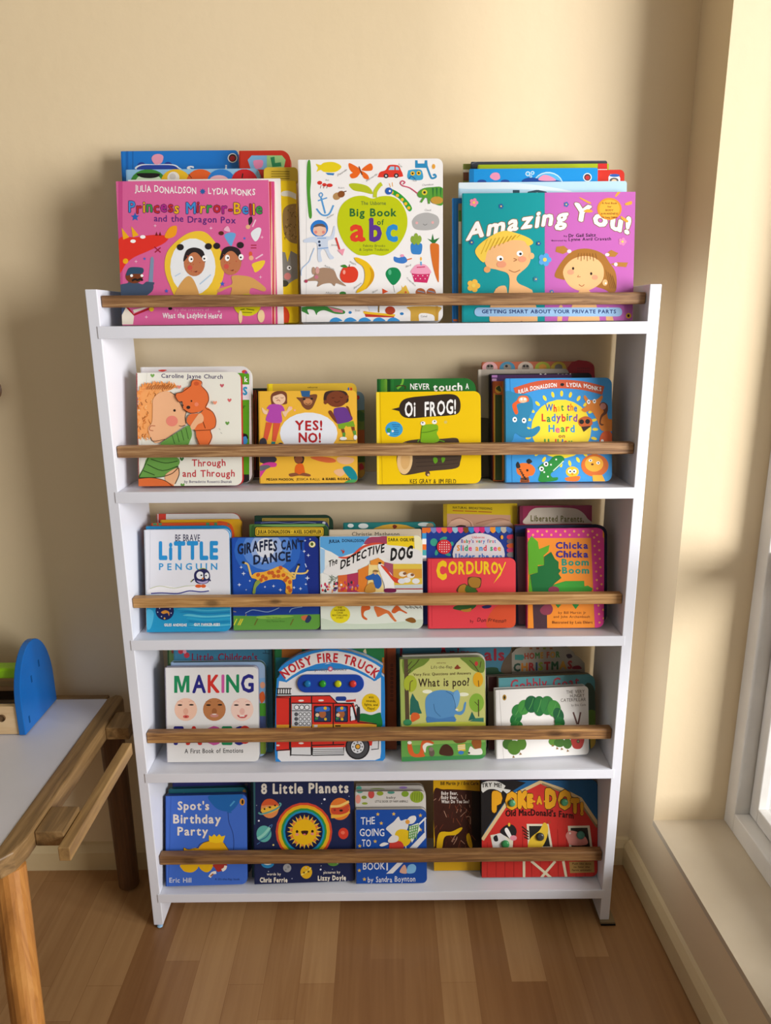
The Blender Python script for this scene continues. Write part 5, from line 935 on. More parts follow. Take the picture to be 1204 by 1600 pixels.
B = Book('blue picture book with red lettering, partly under the shelf above, behind baby photo book', .012, [(295, 60), (1122, 60), (1126, 970), (290, 970)], '#3f7f9e', 'hard', .003, page='#9ab0b8', cap=.248)
B.t('Little Children\'s', 716, 178, 62, '#8a2440', 560, .02).e('#c03a4a', 340, 98, 22).e('#c03a4a', 392, 130, 24).e('#e09ab0', 375, 100, 16).l('#2a3a4a', 5, [(1040, 112), (1098, 116)], 0).l('#2a3a4a', 4, [(1068, 112), (1062, 84)], 0).done()
B = Book('dark green book whose left edge shows at the left end of the fourth shelf', .012, [(242, 70), (900, 70), (900, 970), (236, 970)], '#3a6a3a', 'hard', .002, page='#4a7a4a', cap=.24); B.r('#7aa05a', 242, 60, 292, 200).e('#a04a3a', 272, 96, 12, 20).done()
stack(3, .026, 12, 0, (410, 1000, 5.4727), G4)
arch = [(105, 960), (112, 480), (122, 330), (145, 310), (150, 275), (132, 262), (150, 235), (200, 190), (300, 130), (420, 92), (540, 76), (640, 78), (760, 100), (880, 140), (980, 190), (1032, 222), (1018, 262), (1018, 300), (1042, 320), (1046, 480), (1048, 1010), (1030, 1042), (600, 1058), (150, 1068), (112, 1040)]
B = Book('board book shaped with an arched top showing a red fire engine on the fourth shelf', .022, [(108, 80), (1046, 80), (1048, 1050), (106, 1066)], '#2a86d2', 'board', out=arch, page='#d8d8d6')
B.p('#e2e2e4', [(142, 350), (200, 360), (320, 290), (560, 195), (800, 270), (960, 350), (1012, 318), (1012, 960), (1005, 1010), (960, 1028), (160, 1040), (130, 1010), (128, 480)])
band = [(160, 262), (200, 232), (300, 172), (420, 118), (540, 92), (640, 94), (760, 118), (880, 160), (965, 205), (1008, 235), (985, 285), (955, 335), (880, 285), (780, 235), (660, 200), (570, 190), (460, 205), (340, 250), (250, 305), (200, 345), (185, 300)]
B.p('#2a86d2', [(140, 262), (185, 356), (205, 362), (345, 268), (465, 215), (570, 202), (660, 212), (780, 248), (880, 300), (952, 352), (975, 345), (1020, 235)]).p('#e6e4e2', band)
def arc_text(txt, x0, y0, r, a0, a1, h, col, b):
    """letters standing round a circle centred (x0, y0) in view px"""
    ad = [glyph(c, b)[2]+.11 for c in txt]; tot = sum(ad)-.11; cx = 0; k = h/.68; kx = math.radians(a1-a0)*r/tot
    for c_, w_ in zip(txt, ad):
        v, f, wd = glyph(c_, b)
        if v:
            an = math.radians(a0)+(cx+wd/2)/tot*math.radians(a1-a0); q = []
            for gx, gy, gz in v:
                X = (gx-wd/2)*kx; Y = gy*k; q.append(B.uv((x0+(r+Y)*math.sin(an)+X*math.cos(an), y0-(r+Y)*math.cos(an)+X*math.sin(an)))+(gz,))
            n = B.level(q); i = B.mi(col); k0 = len(B.v); B.v += [B.P(p, n+p[2]) for p in q]
            for ff in f: B.f.append(tuple(k0+j for j in ff)); B.m.append(i)
        cx += w_
arc_text('NOISY FIRE TRUCK', 578, 778, 592, -41, 40.5, 72, '#c22a34', .035)
B.t('priddy', 502, 266, 28, '#7a7a80', 110, .005).e('#c05a78', 580, 247, 22).star('#f0d0d8', 580, 247, 16, 8, .5).t('books', 664, 262, 28, '#7a7a80', 105, .005)
B.e('#e8c41c', 925, 538, 78, 80)
for i, (tx, wd) in enumerate((('with', 42), ('sounds,', 84), ('lights, and', 112), ('flaps!', 64))): B.t(tx, 928, 498+i*32, 20, '#3a3410', wd, .02, 4)
B.b('#1f7a3a', [(830, 640), (870, 628), (930, 640), (1000, 620), (1012, 640), (1012, 745), (830, 745)])
RD, BK = '#d8342a', '#1f1e22'
B.l(BK, 10, [(120, 415), (248, 415)], 0).l(BK, 10, [(120, 462), (245, 462)], 0)
for i in range(6): B.l(BK, 8, [(130+i*21, 415), (128+i*21, 462)], 0)
B.p(RD, [(118, 480), (575, 475), (640, 540), (780, 540), (815, 690), (960, 712), (965, 900), (118, 950)])
B.p('#f0b23c', [(118, 725), (975, 715), (975, 745), (118, 752)])
for q_ in ([(118, 480), (575, 475), (640, 540)], [(240, 480), (240, 990)], [(248, 540), (640, 540), (780, 540)], [(420, 480), (420, 985)], [(605, 545), (605, 890)], [(118, 490), (232, 495), (232, 930)], [(640, 540), (760, 545), (770, 560), (815, 700), (975, 718)], [(118, 945), (240, 935)], [(425, 900), (700, 892)]): B.l(BK, 9, q_, 0)
B.p('#c9ccd0', [(250, 545), (418, 545), (418, 738), (250, 738)]).l(BK, 6, [(250, 604), (418, 604)], 0)
for i in range(3): B.e(BK, 292+i*44, 575, 22).e('#eceef0', 292+i*44, 575, 17)
for i in range(4):
    for k in range(3): B.e(BK, 288+i*36, 634+k*40, 16).e('#dfe2e6' if i else '#5a5c62', 288+i*36, 634+k*40, 11)
for x0, x1 in ((438, 588), (616, 730)):
    B.p(BK, rr(x0, 562, x1, 702, 10)).p('#2a3a5c', rr(x0+8, 570, x1-8, 694, 6))
    B.e('#a8623a', (x0+x1)/2, 632, 30, 34).b('#3a6ac0', [(x0+20, 610), (x0+30, 575), (x1-30, 570), (x1-20, 605)]).e('#e8b82c', x1-52, 582, 14).e('#e8b82c', x1-50, 676, 12).e('#3a8a4a', x0+24, 670, 14, 10).e('#e8c8a0', x0+30, 640, 16)
B.p('#dfe6ec', [(752, 570), (772, 575), (795, 680), (752, 690)]).l(BK, 8, [(752, 565), (752, 695), (800, 690), (772, 568)], 0).p('#e8ecf0', [(752, 575), (770, 580), (778, 640), (752, 650)])
B.p('#23408e', rr(626, 482, 716, 520, 16)).b('#c8302a', [(720, 512), (785, 508), (795, 498), (796, 532), (785, 525), (720, 530)]).b('#2a2a2e', [(805, 600), (815, 575), (832, 580), (830, 690), (808, 688)]).l(BK, 6, [(790, 570), (805, 552), (818, 575)])
B.e('#e8e4dc', 330, 518, 24, 8).e('#e8e4dc', 500, 516, 24, 8).e('#e8e4dc', 330, 882, 22, 8).e('#e8e4dc', 132, 900, 16, 7).r(BK, 620, 728, 668, 740).r('#e8e8ea', 440, 725, 470, 745)
B.p('#d8dadc', [(245, 918), (415, 915), (415, 985), (245, 982)]).p('#d8dadc', [(428, 920), (695, 915), (695, 980), (428, 985)])
for y in (935, 952, 968): B.l(BK, 5, [(432, y), (690, y-4)], 0)
B.l(BK, 8, [(245, 918), (245, 982), (415, 985), (415, 915)], 0).l(BK, 8, [(428, 920), (428, 985), (695, 980), (695, 915)], 0).p('#dfe0e2', [(940, 862), (992, 860), (990, 930), (930, 935)]).l(BK, 8, [(940, 862), (992, 860), (990, 930), (930, 936)], 0)
B.e(BK, 812, 912, 104, 110).e('#4a4a4e', 812, 912, 92, 98).e(BK, 812, 912, 62, 64).e('#dcdee2', 812, 912, 55, 57).e(BK, 814, 910, 24).e('#e8a83a', 814, 910, 17)
for i in range(8): B.e('#6a6c72', 812+40*math.cos(i*.785), 912+40*math.sin(i*.785), 7)
B.done()
pn = plate(B, 'button_panel', rr(298, 292, 868, 446, 76, 8), .0004, .004, M('#1d43a4', .3), .0012); pn['label'] = 'blue oval button panel'
for x, c, l_ in ((384, '#1a6fa8', 'blue'), (514, '#2f8f2a', 'green'), (645, '#b8c21c', 'yellow'), (772, '#cc3a30', 'red')):
    d_ = dome(B, 'button', (x, 370), .0072, .0075, M(c, .25), pn); d_.location = (0, 0, 0); d_['label'] = l_+' round button'
B = Book('big green and teal picture book peeking out around the fire engine book', .014, [(112, 60), (1042, 60), (1044, 960), (110, 960)], '#2a7a44', 'hard', .003, page='#c8a870', cap=.246)
B.r('#1f7a86', 112, 150, 300, 320).r('#b8702e', 165, 60, 335, 150).b('#d8c8a0', [(860, 100), (880, 76), (888, 120)]).r('#c8742c', 1022, 150, 1044, 320).e('#c03a34', 400, 80, 40, 14).done()
B = Book('tall book with a rusty brown spine right of the fire engine book', .020, [(700, 58), (1140, 58), (1146, 950), (700, 950)], '#8a3f1e', 'hard', .002, page='#5d2c1a', cap=.248)
for i in range(9): B.r('#5a2410', 1094, 205+i*37, 1116, 228+i*37).r('#8a3f1e', 1100, 211+i*37, 1110, 222+i*37)
B.r('#6a2c14', 1052, 60, 1066, 740).done()
stack(3, .028, 12, 2.5, (600, 1000, 6.02), G4)
B = Book('pale green board book with a round blue elephant among trees, fourth shelf', .016, [(146, 168), (930, 172), (972, 1148), (168, 1170)], '#c6c877', 'board', .012, page='#b8b4aa', spine='#8aa05a')
B.p('#a2b45e', [(140, 160), (190, 160), (210, 800), (160, 800)]).b('#6f8a34', [(190, 160), (420, 160), (380, 230), (300, 270), (230, 320), (180, 310)]).b('#6f8a34', [(720, 160), (930, 160), (935, 300), (850, 290), (770, 220)]).p('#5a4a34', [(185, 180), (222, 180), (240, 800), (200, 800)])
for q_ in ([(210, 300), (290, 230), (330, 180)], [(212, 260), (260, 200)], [(220, 330), (250, 280)], [(890, 300), (840, 230), (800, 190)], [(900, 260), (910, 200)]): B.l('#4a4028', 7, q_)
B.e('#aab834', 245, 410, 62, 80).l('#6a5a2a', 8, [(240, 480), (245, 400), (270, 380)]).l('#5a4a34', 16, [(222, 470), (228, 800)], 0).e('#e0a820', 882, 372, 48, 70).l('#6a4a1a', 7, [(890, 440), (885, 380)]).e('#86b23c', 868, 590, 70, 88).l('#4a3a24', 10, [(888, 720), (886, 560)], 0).l('#4a3a24', 6, [(888, 620), (850, 580)])
B.p('#2a6a5c', [(265, 500), (300, 560), (320, 580), (335, 640), (355, 690), (240, 705), (245, 560)]).p('#2a6a5c', [(825, 672), (860, 740), (790, 760)]).p('#3a7a66', [(800, 765), (860, 735), (935, 730), (935, 770)]).e('#eef0d4', 405, 485, 46, 18).e('#eef0d4', 745, 512, 50, 18)
B.t('usborne', 536, 222, 16, '#7a5a3a', 86).t('Lift-the-flap', 540, 268, 28, '#5a4a3a', 200, .005, -4).b('#8a3a24', [(660, 268), (675, 245), (690, 232), (705, 250), (720, 262), (690, 275)]).t('Very First Questions and Answers', 546, 330, 26, '#6a5a3a', 540, .004, -14).t('What is poo?', 560, 434, 74, '#3a2a1e', 480, .018, -10, 0, .03).e('#c03a3a', 866, 222, 16, 22)
B.b('#5a94c8', [(385, 600), (400, 530), (460, 485), (540, 470), (620, 480), (650, 490), (690, 470), (712, 520), (700, 600), (672, 640), (690, 672), (735, 660), (750, 600), (765, 580), (770, 600), (755, 670), (720, 705), (665, 700), (660, 740), (680, 745), (665, 768), (640, 770), (630, 800), (430, 800), (398, 720)]).b('#6fa8d8', [(655, 500), (690, 472), (712, 520), (700, 600), (672, 640), (650, 570)]).b('#4a80b8', [(400, 720), (520, 740), (660, 720), (640, 800), (430, 800)]).l('#3a6a9c', 5, [(465, 600), (480, 670), (530, 720)]).l('#3a6a9c', 6, [(580, 482), (640, 520), (665, 600), (670, 650)]).e('#f0e8d8', 682, 655, 14, 8)
B.b('#d8622e', [(250, 720), (270, 685), (320, 690), (335, 730), (300, 755), (260, 770)]).e('#3a8a5a', 220, 775, 40, 30).b('#c8d050', [(250, 800), (500, 770), (920, 775), (930, 810), (250, 815)])
B.p('#63a04a', [(150, 925), (975, 900), (975, 1160), (160, 1180)]).p('#3f8a4c', [(165, 1100), (975, 1080), (975, 1165), (168, 1180)]).p('#8ab85a', [(250, 935), (950, 915), (950, 960), (250, 990)])
B.b('#d8622e', [(220, 980), (250, 960), (280, 1060), (330, 1060), (350, 960), (400, 935), (470, 970), (400, 990), (372, 1060), (380, 1095), (280, 1100), (230, 1060)]).b('#efeade', [(360, 1000), (400, 965), (460, 985), (400, 1000), (385, 1060)]).e('#f0ece0', 238, 965, 20, 16).e('#6a5a50', 448, 1060, 26, 36).e('#8a7a70', 440, 1025, 22, 20).b('#4a2c1e', [(518, 1070), (540, 1000), (590, 980), (640, 1020), (648, 1080), (590, 1090)]).b('#7a5028', [(640, 930), (700, 915), (780, 920), (760, 960), (680, 970)]).p('#e0b83a', [(690, 985), (760, 975), (765, 1040), (695, 1048)]).e('#3a7ac0', 722, 1058, 26, 18)
for i in range(3): B.l('#f0ead0', 7, [(690, 995+i*16), (762, 988+i*16)], 0)
B.b('#9a5a2a', [(820, 960), (850, 925), (905, 930), (912, 1000), (890, 1030), (850, 1020)]).b('#ece8de', [(790, 1060), (810, 1000), (850, 1025), (910, 1020), (915, 1075), (800, 1078)]).e(K, 798, 1062, 9).done()
B = Book('dark grey backed board book showing a pale rim around the elephant book', .012, [(165, 138), (946, 126), (968, 1140), (190, 1140)], '#c4beb4', 'board', .018, page='#3a3a38', spine='#4a4844'); B.l('#5a5852', 8, [(940, 500), (962, 900)], 0).done()
CUR['yaw'] = 0; CUR['d'] += .028
B = Book('large blue picture book with dark red letters and dark hills, back of the fourth shelf', .010, [(118, 60), (1200, 60), (1200, 1130), (118, 1130)], '#3f7286', 'hard', .002, page='#c8c0b0', cap=.246)
B.l('#7a2030', 22, [(162, 60), (158, 150)], 0).t('Anim', 660, 182, 110, '#7a2030', 300, .03).t('als', 1036, 190, 105, '#8a2434', 190, .035).b('#27452e', [(900, 310), (960, 262), (1060, 260), (1090, 300), (1200, 290), (1200, 400), (900, 400)]).b('#5a4a3a', [(1120, 200), (1180, 120), (1200, 80), (1200, 300), (1100, 300)]).e('#c03040', 555, 78, 18, 9).done()
stack(3, .034, 12, 4, (740, 1000, 5.2348), G4)
B = Book('white board book with bunched green leaves and a red round shape, right of fourth shelf', .017, [(158, 412), (918, 376), (958, 948), (210, 1002)], '#e8e6e2', 'board', .008, page='#d6d3ce')
B.l('#c9c6c2', 4, [(208, 412), (245, 1000)], 0).e('#b0882a', 250, 470, 16, 24).e(K, 250, 470, 7, 14)
for i, (x, y, rx, ry, ro) in enumerate(((345, 640, 42, 60, 40), (360, 580, 50, 56, 20), (410, 550, 50, 62, 10), (470, 525, 54, 70, 0), (535, 540, 50, 82, 0), (600, 535, 56, 78, 0), (655, 560, 54, 70, -10), (690, 610, 42, 60, -20), (700, 670, 40, 46, -30), (350, 700, 50, 40, 0), (690, 720, 50, 40, 0))):
    B.e(['#1f6a34', '#2f7a3a', '#3f8a3a', '#185a34'][i % 4], x, y, rx, ry, ro).l(['#4f9a4a', '#5aa050', '#2a6a3a'][i % 3], 5, [(x-rx*.4, y+ry*.6), (x, y), (x+rx*.3, y-ry*.7)])
for x, y, rx, ry in ((280, 850, 46, 46), (330, 880, 55, 60), (390, 850, 40, 50), (650, 830, 40, 34), (700, 840, 46, 36), (765, 848, 36, 42)): B.e(['#4f7a2a', '#3f6a2a', '#5a8a34'][(x//10) % 3], x, y, rx, ry)
B.b('#b03a34', [(800, 800), (895, 795), (895, 850), (870, 888), (820, 886), (800, 850)]).e('#5a3a34', 852, 828, 14, 16).e('#7a8a4a', 852, 828, 6)
B.l('#6a4a44', 13, [(812, 590), (845, 690)], 0).l('#6a4a44', 13, [(872, 590), (852, 690)], 0)
for x, y in ((325, 955), (382, 930), (645, 862), (682, 885), (720, 890), (768, 905)): B.p('#8a6a3a', [(x-10, y+10), (x-4, y-12), (x+12, y+6)])
B.t('THE VERY', 830, 436, 26, '#6a625a', 150, .008, -6).t('HUNGRY', 845, 468, 26, '#6a625a', 118, .008, -5).t('CATERPILLAR', 812, 502, 26, '#6a625a', 206, .008, -8).t('by Eric Carle', 856, 540, 18, '#7a726a', 120, .004, -4).done()
B = Book('teal board book with red handwritten title above the white leaf book', .014, [(190, 310), (975, 280), (1010, 900), (220, 930)], '#4f8a90', 'board', .016, page='#8a7a5a', spine='#6a6050')
B.t('Gobbly Goat', 580, 400, 88, '#a03040', 560, .016, -30, 0, .06).b('#3a4a3a', [(900, 400), (990, 420), (1000, 900), (950, 900)]).b('#5a7a2c', [(935, 580), (1000, 590), (1005, 700), (940, 700)]).p('#b8983a', [(950, 800), (1012, 795), (1012, 900), (955, 905)]).done()
B = Book('drab brown board book with rounded corners behind the teal one, fourth shelf', .012, [(104, 300), (905, 262), (960, 900), (130, 930)], '#7a6f60', 'board', .018, page='#5a4a40'); B.r('#4a2424', 120, 300, 186, 420).r('#5a2a2a', 120, 760, 190, 930).done()
CUR['yaw'] = 0; CUR['d'] += .022
cloud = [(216, 930), (214, 262), (222, 215), (260, 185), (300, 120), (345, 72), (420, 50), (560, 40), (700, 46), (770, 62), (812, 95), (832, 130), (870, 150), (905, 190), (908, 260), (908, 930)]
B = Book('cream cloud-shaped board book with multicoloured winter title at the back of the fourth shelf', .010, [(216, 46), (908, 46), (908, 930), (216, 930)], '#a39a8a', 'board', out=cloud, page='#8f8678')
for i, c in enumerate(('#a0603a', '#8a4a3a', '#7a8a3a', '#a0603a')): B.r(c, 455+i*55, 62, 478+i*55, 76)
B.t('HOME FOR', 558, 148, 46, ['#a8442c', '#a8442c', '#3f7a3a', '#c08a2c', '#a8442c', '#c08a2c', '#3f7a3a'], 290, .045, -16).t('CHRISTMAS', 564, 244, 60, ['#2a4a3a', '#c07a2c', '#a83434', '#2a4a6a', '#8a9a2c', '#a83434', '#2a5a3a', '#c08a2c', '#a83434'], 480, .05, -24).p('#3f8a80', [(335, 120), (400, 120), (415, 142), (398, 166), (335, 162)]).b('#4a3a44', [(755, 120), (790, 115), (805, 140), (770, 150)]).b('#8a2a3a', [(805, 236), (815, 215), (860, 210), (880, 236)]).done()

# ================================================================== bottom shelf
G5 = 'books on the bottom shelf'
stack(4, .017, 17, 1.5, (230, 1200, 6.6889), G5)
B = Book('cornflower blue square board book with a balloon and a yellow shape, left of bottom shelf', .016, [(212, 292), (1058, 276), (1026, 1228), (168, 1246)], '#3f69c4', 'board', .012, page='#2a4488', spine='#1d2f66')
B.l('#3358ac', 5, [(248, 292), (222, 1245)], 0).b('#1f62a8', [(650, 285), (980, 270), (970, 340), (900, 435), (850, 455), (760, 440), (690, 390)]).p('#1f62a8', [(845, 450), (870, 450), (885, 468), (830, 470)]).l('#4a96c8', 16, [(865, 398), (912, 345)], 0).l('#243a7a', 5, [(845, 465), (852, 560), (895, 680), (905, 780), (900, 860)])
B.e('#d8922c', 992, 354, 26, 36).e(K, 995, 354, 11, 24)
B.t("Spot's", 482, 436, 84, '#e6dcd0', 330, .03).t('Birthday', 520, 576, 88, '#e6dcd0', 500, .03).t('Party', 475, 702, 84, '#e6dcd0', 320, .03)
B.b('#e2a818', [(520, 900), (540, 830), (600, 775), (680, 755), (770, 762), (820, 810), (860, 870), (860, 960), (520, 960)]).b('#e2a818', [(380, 880), (385, 830), (430, 850), (520, 835), (540, 900), (400, 950)]).p('#eec31c', [(645, 770), (645, 700), (672, 718), (700, 690), (725, 718), (752, 690), (775, 715), (815, 705), (790, 775), (720, 785)]).l('#3a2a14', 5, [(380, 870), (385, 832), (430, 850), (522, 835), (560, 790), (650, 760)]).l('#3a2a14', 5, [(800, 780), (860, 868)]).b('#e2b018', [(350, 1010), (520, 1000), (525, 1050), (470, 1090), (400, 1085), (365, 1060)]).b('#e2b018', [(540, 1000), (680, 1000), (670, 1060), (620, 1090), (560, 1060)]).b('#a8342a', [(690, 1010), (830, 1005), (800, 1060), (740, 1085), (710, 1050)]).l('#ece4d8', 30, [(650, 1140), (680, 1100), (720, 1090)]).l('#ece4d8', 30, [(780, 1070), (810, 1050), (820, 1020)]).l('#a8622c', 14, [(660, 1130), (690, 1105)])
B.t('Eric Hill', 346, 1196, 48, '#cfd2dc', 230, .02).t('A lift-the-flap book', 836, 1172, 20, '#1d2f66', 260, .01).done()
B = Book('dark teal square board book just behind the cornflower blue one, bottom shelf', .014, [(245, 216), (1062, 206), (1040, 1230), (210, 1240)], '#1d5a66', 'board', .012, page='#143f48', cap=.25)
B.e('#a87a3a', 1014, 248, 18, 24).t('S', 380, 306, 44, '#8aa0a8', 44, .02).t('G', 668, 300, 44, '#8aa0a8', 50, .02).done()
B = Book('indigo square board book third in the left pile on the bottom shelf', .012, [(278, 148), (1090, 140), (1075, 1230), (260, 1240)], '#2d2f68', 'board', .010, page='#1f2150', cap=.246); B.e('#5a4a5a', 1035, 172, 18, 16).done()
stack(4, .0195, 17, 2, (380, 1200, 6.3368), G5)
B = Book('navy board book with a smiling sun ringed by a rainbow and planets, bottom shelf', .020, [(122, 124), (1098, 112), (1106, 1172), (90, 1196)], '#1b2348', 'board', .008, page='#8a8680', cap=.2445)
B.r('#2f5a60', 100, 130, 118, 560)
B.t('8 Little Planets', 608, 248, 94, '#dcd4c6', 866, .04, -12)
for i, (r_, c) in enumerate(((280, '#c8442c'), (258, '#e0a41e'), (236, '#d8b41e'), (226, '#2f8a3a'), (206, '#1c86b0'), (186, '#141a40'))): B.e(c, 600, 630, r_, r_*1.03)
B.star('#e0b43a', 604, 630, 172, 24, .68).star('#d8743a', 604, 630, 150, 12, .75, -82).e('#e2b012', 604, 632, 120, 126)
B.e('#2a1c10', 532, 628, 13, 15).e('#2a1c10', 684, 626, 13, 15).b('#3a1c14', [(575, 622), (640, 620), (632, 655), (605, 664), (582, 650)]).e('#e08a7a', 532, 656, 17, 13).e('#e08a7a', 684, 650, 17, 13).e('#d06a6a', 606, 655, 14, 8)
B.e('#d8864c', 262, 400, 88, 96).b('#c8542c', [(180, 370), (215, 315), (280, 305), (330, 335), (350, 372), (250, 365)]).b('#e4b23a', [(176, 430), (200, 395), (340, 370), (350, 410), (250, 450)]).l('#5a9a94', 16, [(150, 440), (180, 455), (270, 430), (340, 395), (372, 360), (355, 345)]).e('#2a1c10', 210, 405, 9).e('#2a1c10', 315, 370, 9).e('#2a1c10', 263, 388, 13, 9)
B.e('#d8742c', 956, 405, 102, 110).l('#e8c068', 24, [(862, 380), (950, 375), (1045, 330)]).l('#e0a83c', 34, [(868, 480), (960, 470), (1050, 430)]).b('#c0442a', [(880, 395), (980, 390), (1045, 360), (1040, 430), (960, 460), (880, 450)]).e('#2a1c10', 968, 420, 18, 11).e('#8a3020', 905, 415, 12)
B.e('#5aa8a0', 204, 652, 74, 82).l('#8ac8b8', 26, [(140, 700), (200, 660), (262, 590)]).l('#2f6a8a', 10, [(160, 720), (230, 680), (270, 620)]).l('#4a7ab0', 5, [(135, 755), (165, 735)]).l('#4a7ab0', 6, [(250, 580), (285, 560), (275, 590)])
B.e('#cc3a28', 990, 648, 50, 56).e('#e06a50', 985, 640, 20, 18).e('#2a80b4', 240, 945, 64, 46).e('#d4d4c8', 240, 930, 50, 30).e('#9a9a9c', 434, 990, 40, 42).e('#7c7c80', 445, 980, 12).e('#7c7c80', 420, 1005, 9).e('#d8a81e', 623, 1032, 58, 64).l('#e8d060', 12, [(570, 1060), (640, 1020), (670, 985)]).e('#7a5a14', 600, 1035, 10).e('#7a5a14', 645, 1025, 10).e('#5a8a3a', 890, 935, 58, 36)
for i in range(40):
    a = random.Random(i); x, y = a.uniform(120, 1080), a.uniform(270, 1160)
    if (x-600)**2+(y-630)**2 > 300**2: B.e('#b8bccc', x, y, a.uniform(2, 6))
B.e('#e8e8f0', 803, 310, 11).e('#e8e8f0', 153, 522, 9).e('#e0c878', 297, 762, 9).e('#e8e8f0', 765, 1005, 9)
B.t('words by', 302, 1062, 24, '#dcd4c6', 140, .03).t('Chris Ferrie', 300, 1130, 44, '#e4dccc', 274, .05).t('pictures by', 876, 1044, 24, '#dcd4c6', 166, .03, -4).t('Lizzy Doyle', 876, 1110, 44, '#e4dccc', 278, .05, -6).done()
B = Book('dark teal book showing a thin edge left of the rainbow sun book', .012, [(95, 100), (900, 100), (900, 1150), (70, 1160)], '#22505a', 'board', .006, page='#17363e', cap=.24); B.done()
stack(4, .0155, 17, 0, (540, 1200, 5.2348), G5)
B = Book('small blue board book with sleepy animals climbing a white staircase, bottom shelf', .016, [(82, 342), (656, 340), (666, 968), (81, 970)], '#17489c', 'board', .010, page='#c8c4bc', spine='#6a6660')
B.t('THE', 180, 460, 58, '#dcdce0', 116, .014, -6, 0, .06).t('GOING', 214, 556, 58, '#dcdce0', 202, .014, 0, 0, .06).t('TO', 168, 642, 56, '#dcdce0', 74, .014).t('BED', 190, 735, 56, '#dcdce0', 120, .014).t('BOOK', 230, 830, 58, '#dcdce0', 180, .014, 0, 0, .06).t('by Sandra Boynton', 374, 932, 44, '#dcdce0', 388, .012, -8, 0, .06)
for x, y in ((262, 378), (392, 376), (610, 388), (290, 452), (240, 600), (114, 638), (110, 838), (152, 910), (610, 505)): B.star('#d8b04a', x, y, 17)
B.p('#d8d8da', [(520, 655), (655, 515), (655, 570), (580, 655)]).l('#e0e0e2', 13, [(395, 660), (655, 405)], 0).l('#e0e0e2', 10, [(648, 405), (648, 520)], 0).l('#e0e0e2', 9, [(490, 570), (490, 660)], 0).p('#d8d8da', [(330, 865), (385, 862), (470, 775), (420, 775)]).l('#e0e0e2', 11, [(338, 775), (338, 838)], 0)
B.b('#d4d4d4', [(330, 490), (390, 440), (430, 398), (450, 430), (500, 420), (510, 480), (470, 540), (400, 560), (350, 520)]).b('#dcd8d4', [(490, 450), (520, 400), (565, 390), (575, 420), (545, 455)]).e('#d8963a', 505, 440, 18).b('#d8b41c', [(405, 530), (450, 500), (520, 520), (530, 600), (480, 640), (410, 600)]).b('#c03a30', [(355, 640), (370, 600), (450, 600), (470, 655), (365, 660)]).b('#d8d4d0', [(345, 590), (380, 550), (430, 560), (420, 600), (360, 610)])
B.p('#d8e0d0', [(520, 475), (590, 450), (610, 500), (540, 610), (520, 560)])
for i in range(5): B.l('#5a9a4a', 6, [(520+i*18, 470), (515+i*15, 580)], 0); B.l('#5a9a4a', 6, [(516, 485+i*22), (600-i*10, 462+i*24)], 0)
B.b('#e0dcd8', [(275, 630), (310, 608), (350, 618), (300, 640)]).b('#d0a08a', [(440, 850), (480, 790), (500, 860)]).b('#7ab0d8', [(510, 800), (550, 785), (575, 810), (560, 855), (500, 858)]).done()
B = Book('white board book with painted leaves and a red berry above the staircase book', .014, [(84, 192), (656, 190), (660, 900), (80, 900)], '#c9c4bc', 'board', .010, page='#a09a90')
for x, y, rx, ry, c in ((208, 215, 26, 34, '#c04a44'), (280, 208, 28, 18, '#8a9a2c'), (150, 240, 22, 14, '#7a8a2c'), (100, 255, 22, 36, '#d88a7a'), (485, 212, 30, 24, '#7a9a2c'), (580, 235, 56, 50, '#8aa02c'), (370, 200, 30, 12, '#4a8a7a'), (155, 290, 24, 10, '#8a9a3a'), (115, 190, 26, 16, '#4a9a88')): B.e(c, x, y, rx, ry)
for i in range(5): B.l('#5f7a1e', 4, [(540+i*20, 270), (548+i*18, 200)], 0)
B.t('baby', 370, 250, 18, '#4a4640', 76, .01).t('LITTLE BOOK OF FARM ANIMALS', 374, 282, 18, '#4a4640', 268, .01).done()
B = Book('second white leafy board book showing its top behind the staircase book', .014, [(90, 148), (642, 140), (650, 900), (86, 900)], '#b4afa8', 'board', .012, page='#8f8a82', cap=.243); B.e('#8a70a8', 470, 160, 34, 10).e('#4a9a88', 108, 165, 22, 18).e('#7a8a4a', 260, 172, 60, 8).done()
stack(4, .055, 13.2, 0, (540, 1200, 5.2348), G5)
B = Book('narrow yellow and dark brown paperback standing further back on the bottom shelf', .005, [(702, 98), (1190, 98), (1195, 806), (735, 806)], '#d0a012', 'paper', page='#b8a070', cap=.235)
B.b('#3a1c14', [(718, 200), (800, 175), (950, 178), (1100, 190), (1200, 190), (1200, 660), (760, 660), (730, 600)]).p('#1c1412', [(1030, 190), (1200, 190), (1200, 700), (1030, 700)])
rg = random.Random(31)
for i in range(60):
    x, y = rg.uniform(735, 1030), rg.uniform(200, 640); B.l(rg.choice(['#6a3020', '#2a120c', '#7a4028', '#a8806a', '#54241a']), 5, [(x, y), (x+rg.uniform(-40, 40), y+rg.uniform(20, 60))], 0)
B.b('#d8ac14', [(742, 655), (765, 530), (860, 520), (940, 485), (950, 500), (900, 545), (810, 560), (785, 655)]).b('#d8ac14', [(985, 560), (1010, 535), (1035, 640), (1005, 640)]).l('#a8806a', 7, [(985, 400), (1015, 400), (1018, 460)])
B.t('Bill Martin Jr / Eric Carle', 930, 138, 26, '#3a2a10', 310, .03).t('Baby Bear,', 848, 218, 26, '#e0d8d0', 135, .035).t('Baby Bear,', 848, 252, 26, '#e0d8d0', 135, .035).t('What Do You See?', 895, 286, 26, '#e0d8d0', 228, .035).done()
stack(4, .030, 13, 0, (730, 1200, 4.816), G5)
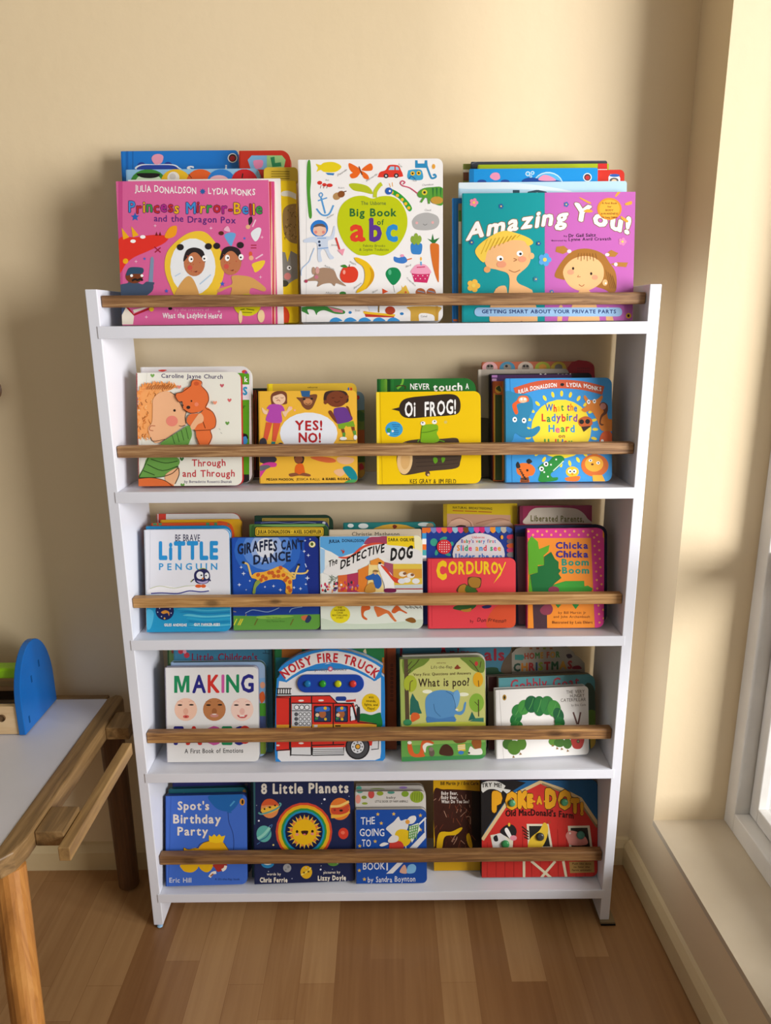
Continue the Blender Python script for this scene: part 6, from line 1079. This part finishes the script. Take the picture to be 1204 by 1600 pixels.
B = Book('wide red barn board book with peaked roof and farm animals, right end of bottom shelf', .020, [(100, 96), (964, 92), (990, 834), (112, 836)], '#1f5c8e', 'board', .012, page='#5a1a18', spine='#1a1816', cap=.243)
B.p('#1d1b1c', [(90, 85), (330, 85), (440, 110), (330, 180), (130, 480), (100, 560)]).p('#c0302a', [(108, 545), (140, 480), (330, 230), (540, 105), (700, 160), (840, 230), (980, 430), (1000, 560), (1010, 850), (105, 850)])
B.l('#d0b888', 26, [(112, 540), (330, 212), (548, 105), (720, 165), (850, 232), (978, 420)], 0).l('#8a7a5a', 14, [(560, 118), (720, 182), (840, 250), (975, 446)], 0)
for i in range(13): B.l('#8a1f1c', 3, [(150+i*66, 460 if 1 < i < 11 else 560), (148+i*67, 840)], 0)
B.l('#cfcfc8', 62, [(98, 160), (150, 130), (215, 130), (270, 160)]).p('#cfcfc8', [(245, 150), (325, 165), (305, 200)]).t('TRY ME!', 182, 148, 30, '#26231f', 150, .03, 0, 8)
def big(ch, x, y, h, w): B.t(ch, x, y, h, '#d89a1e', w, .1, ol=('#3a2010', .035))
big('P', 222, 318, 128, 80); big('O', 334, 300, 108, 100); big('K', 418, 292, 108, 84); big('E', 470, 290, 86, 50); big('A', 540, 268, 52, 44); big('D', 626, 290, 122, 88); big('O', 732, 298, 118, 106); big('T', 808, 330, 92, 70); big('!', 860, 345, 80, 26)
B.e('#d89a1e', 500, 250, 10, 7).e('#d89a1e', 578, 250, 8, 6)
B.t('Old MacDonald\'s Farm', 542, 372, 46, '#2a1210', 510, .025, 16, 14)
B.p('#d8d0b8', [(172, 505), (225, 495), (345, 520), (340, 600), (190, 600)]).b('#d4d2ce', [(190, 520), (250, 490), (300, 540), (290, 600), (200, 600)]).b('#242224', [(195, 520), (220, 505), (230, 545), (205, 550)]).b('#242224', [(245, 480), (290, 430), (345, 430), (370, 480), (340, 540), (300, 520)]).b('#e8e6e2', [(280, 470), (300, 450), (335, 520), (325, 540)]).e('#d88a98', 345, 525, 26, 20).e('#e0b43a', 313, 425, 9, 14)
B.p('#d8d0b8', [(445, 420), (610, 420), (640, 600), (455, 600)]).p('#242420', [(462, 435), (595, 435), (622, 590), (470, 590)]).b('#dcb838', [(455, 580), (480, 520), (540, 470), (575, 410), (605, 440), (600, 510), (570, 580), (540, 600), (470, 600)]).b('#b03a2a', [(598, 405), (620, 395), (628, 412), (606, 420)])
for i in range(4): B.l('#3a2018', 9, [(410+i*6, 440+i*26), (460, 480+i*18)])
B.p('#d8d0b8', [(755, 435), (918, 432), (940, 600), (765, 600)]).p('#242420', [(775, 450), (902, 448), (922, 592), (782, 592)]).b('#d88a80', [(740, 500), (775, 470), (850, 490), (895, 530), (895, 575), (780, 580), (750, 540)]).e('#f0d8d0', 770, 490, 8)
for q_ in ([(425, 700), (425, 835)], [(720, 700), (745, 835)], [(480, 700), (640, 835)], [(660, 700), (545, 835)]): B.l('#d8ceb0', 19, q_, 0)
B.p('#a8844a', [(765, 705), (952, 700), (955, 785), (772, 790)])
for i, tx in enumerate(('Push the dots', 'to hear the', 'farm animals!')): B.t(tx, 858, 712+i*24+14, 14, '#3a2412', (140, 120, 146)[i], .02)
B.done()
for x, y, r_, c in ((333, 262, .0075, '#4a8a62'), (727, 255, .0078, '#4a8a62'), (284, 572, .0085, '#3a8a4e'), (545, 515, .0085, '#3a3a38'), (850, 502, .0085, '#4a8272')): dome(B, 'popper', (x, y), r_, .005, M(c, .25))
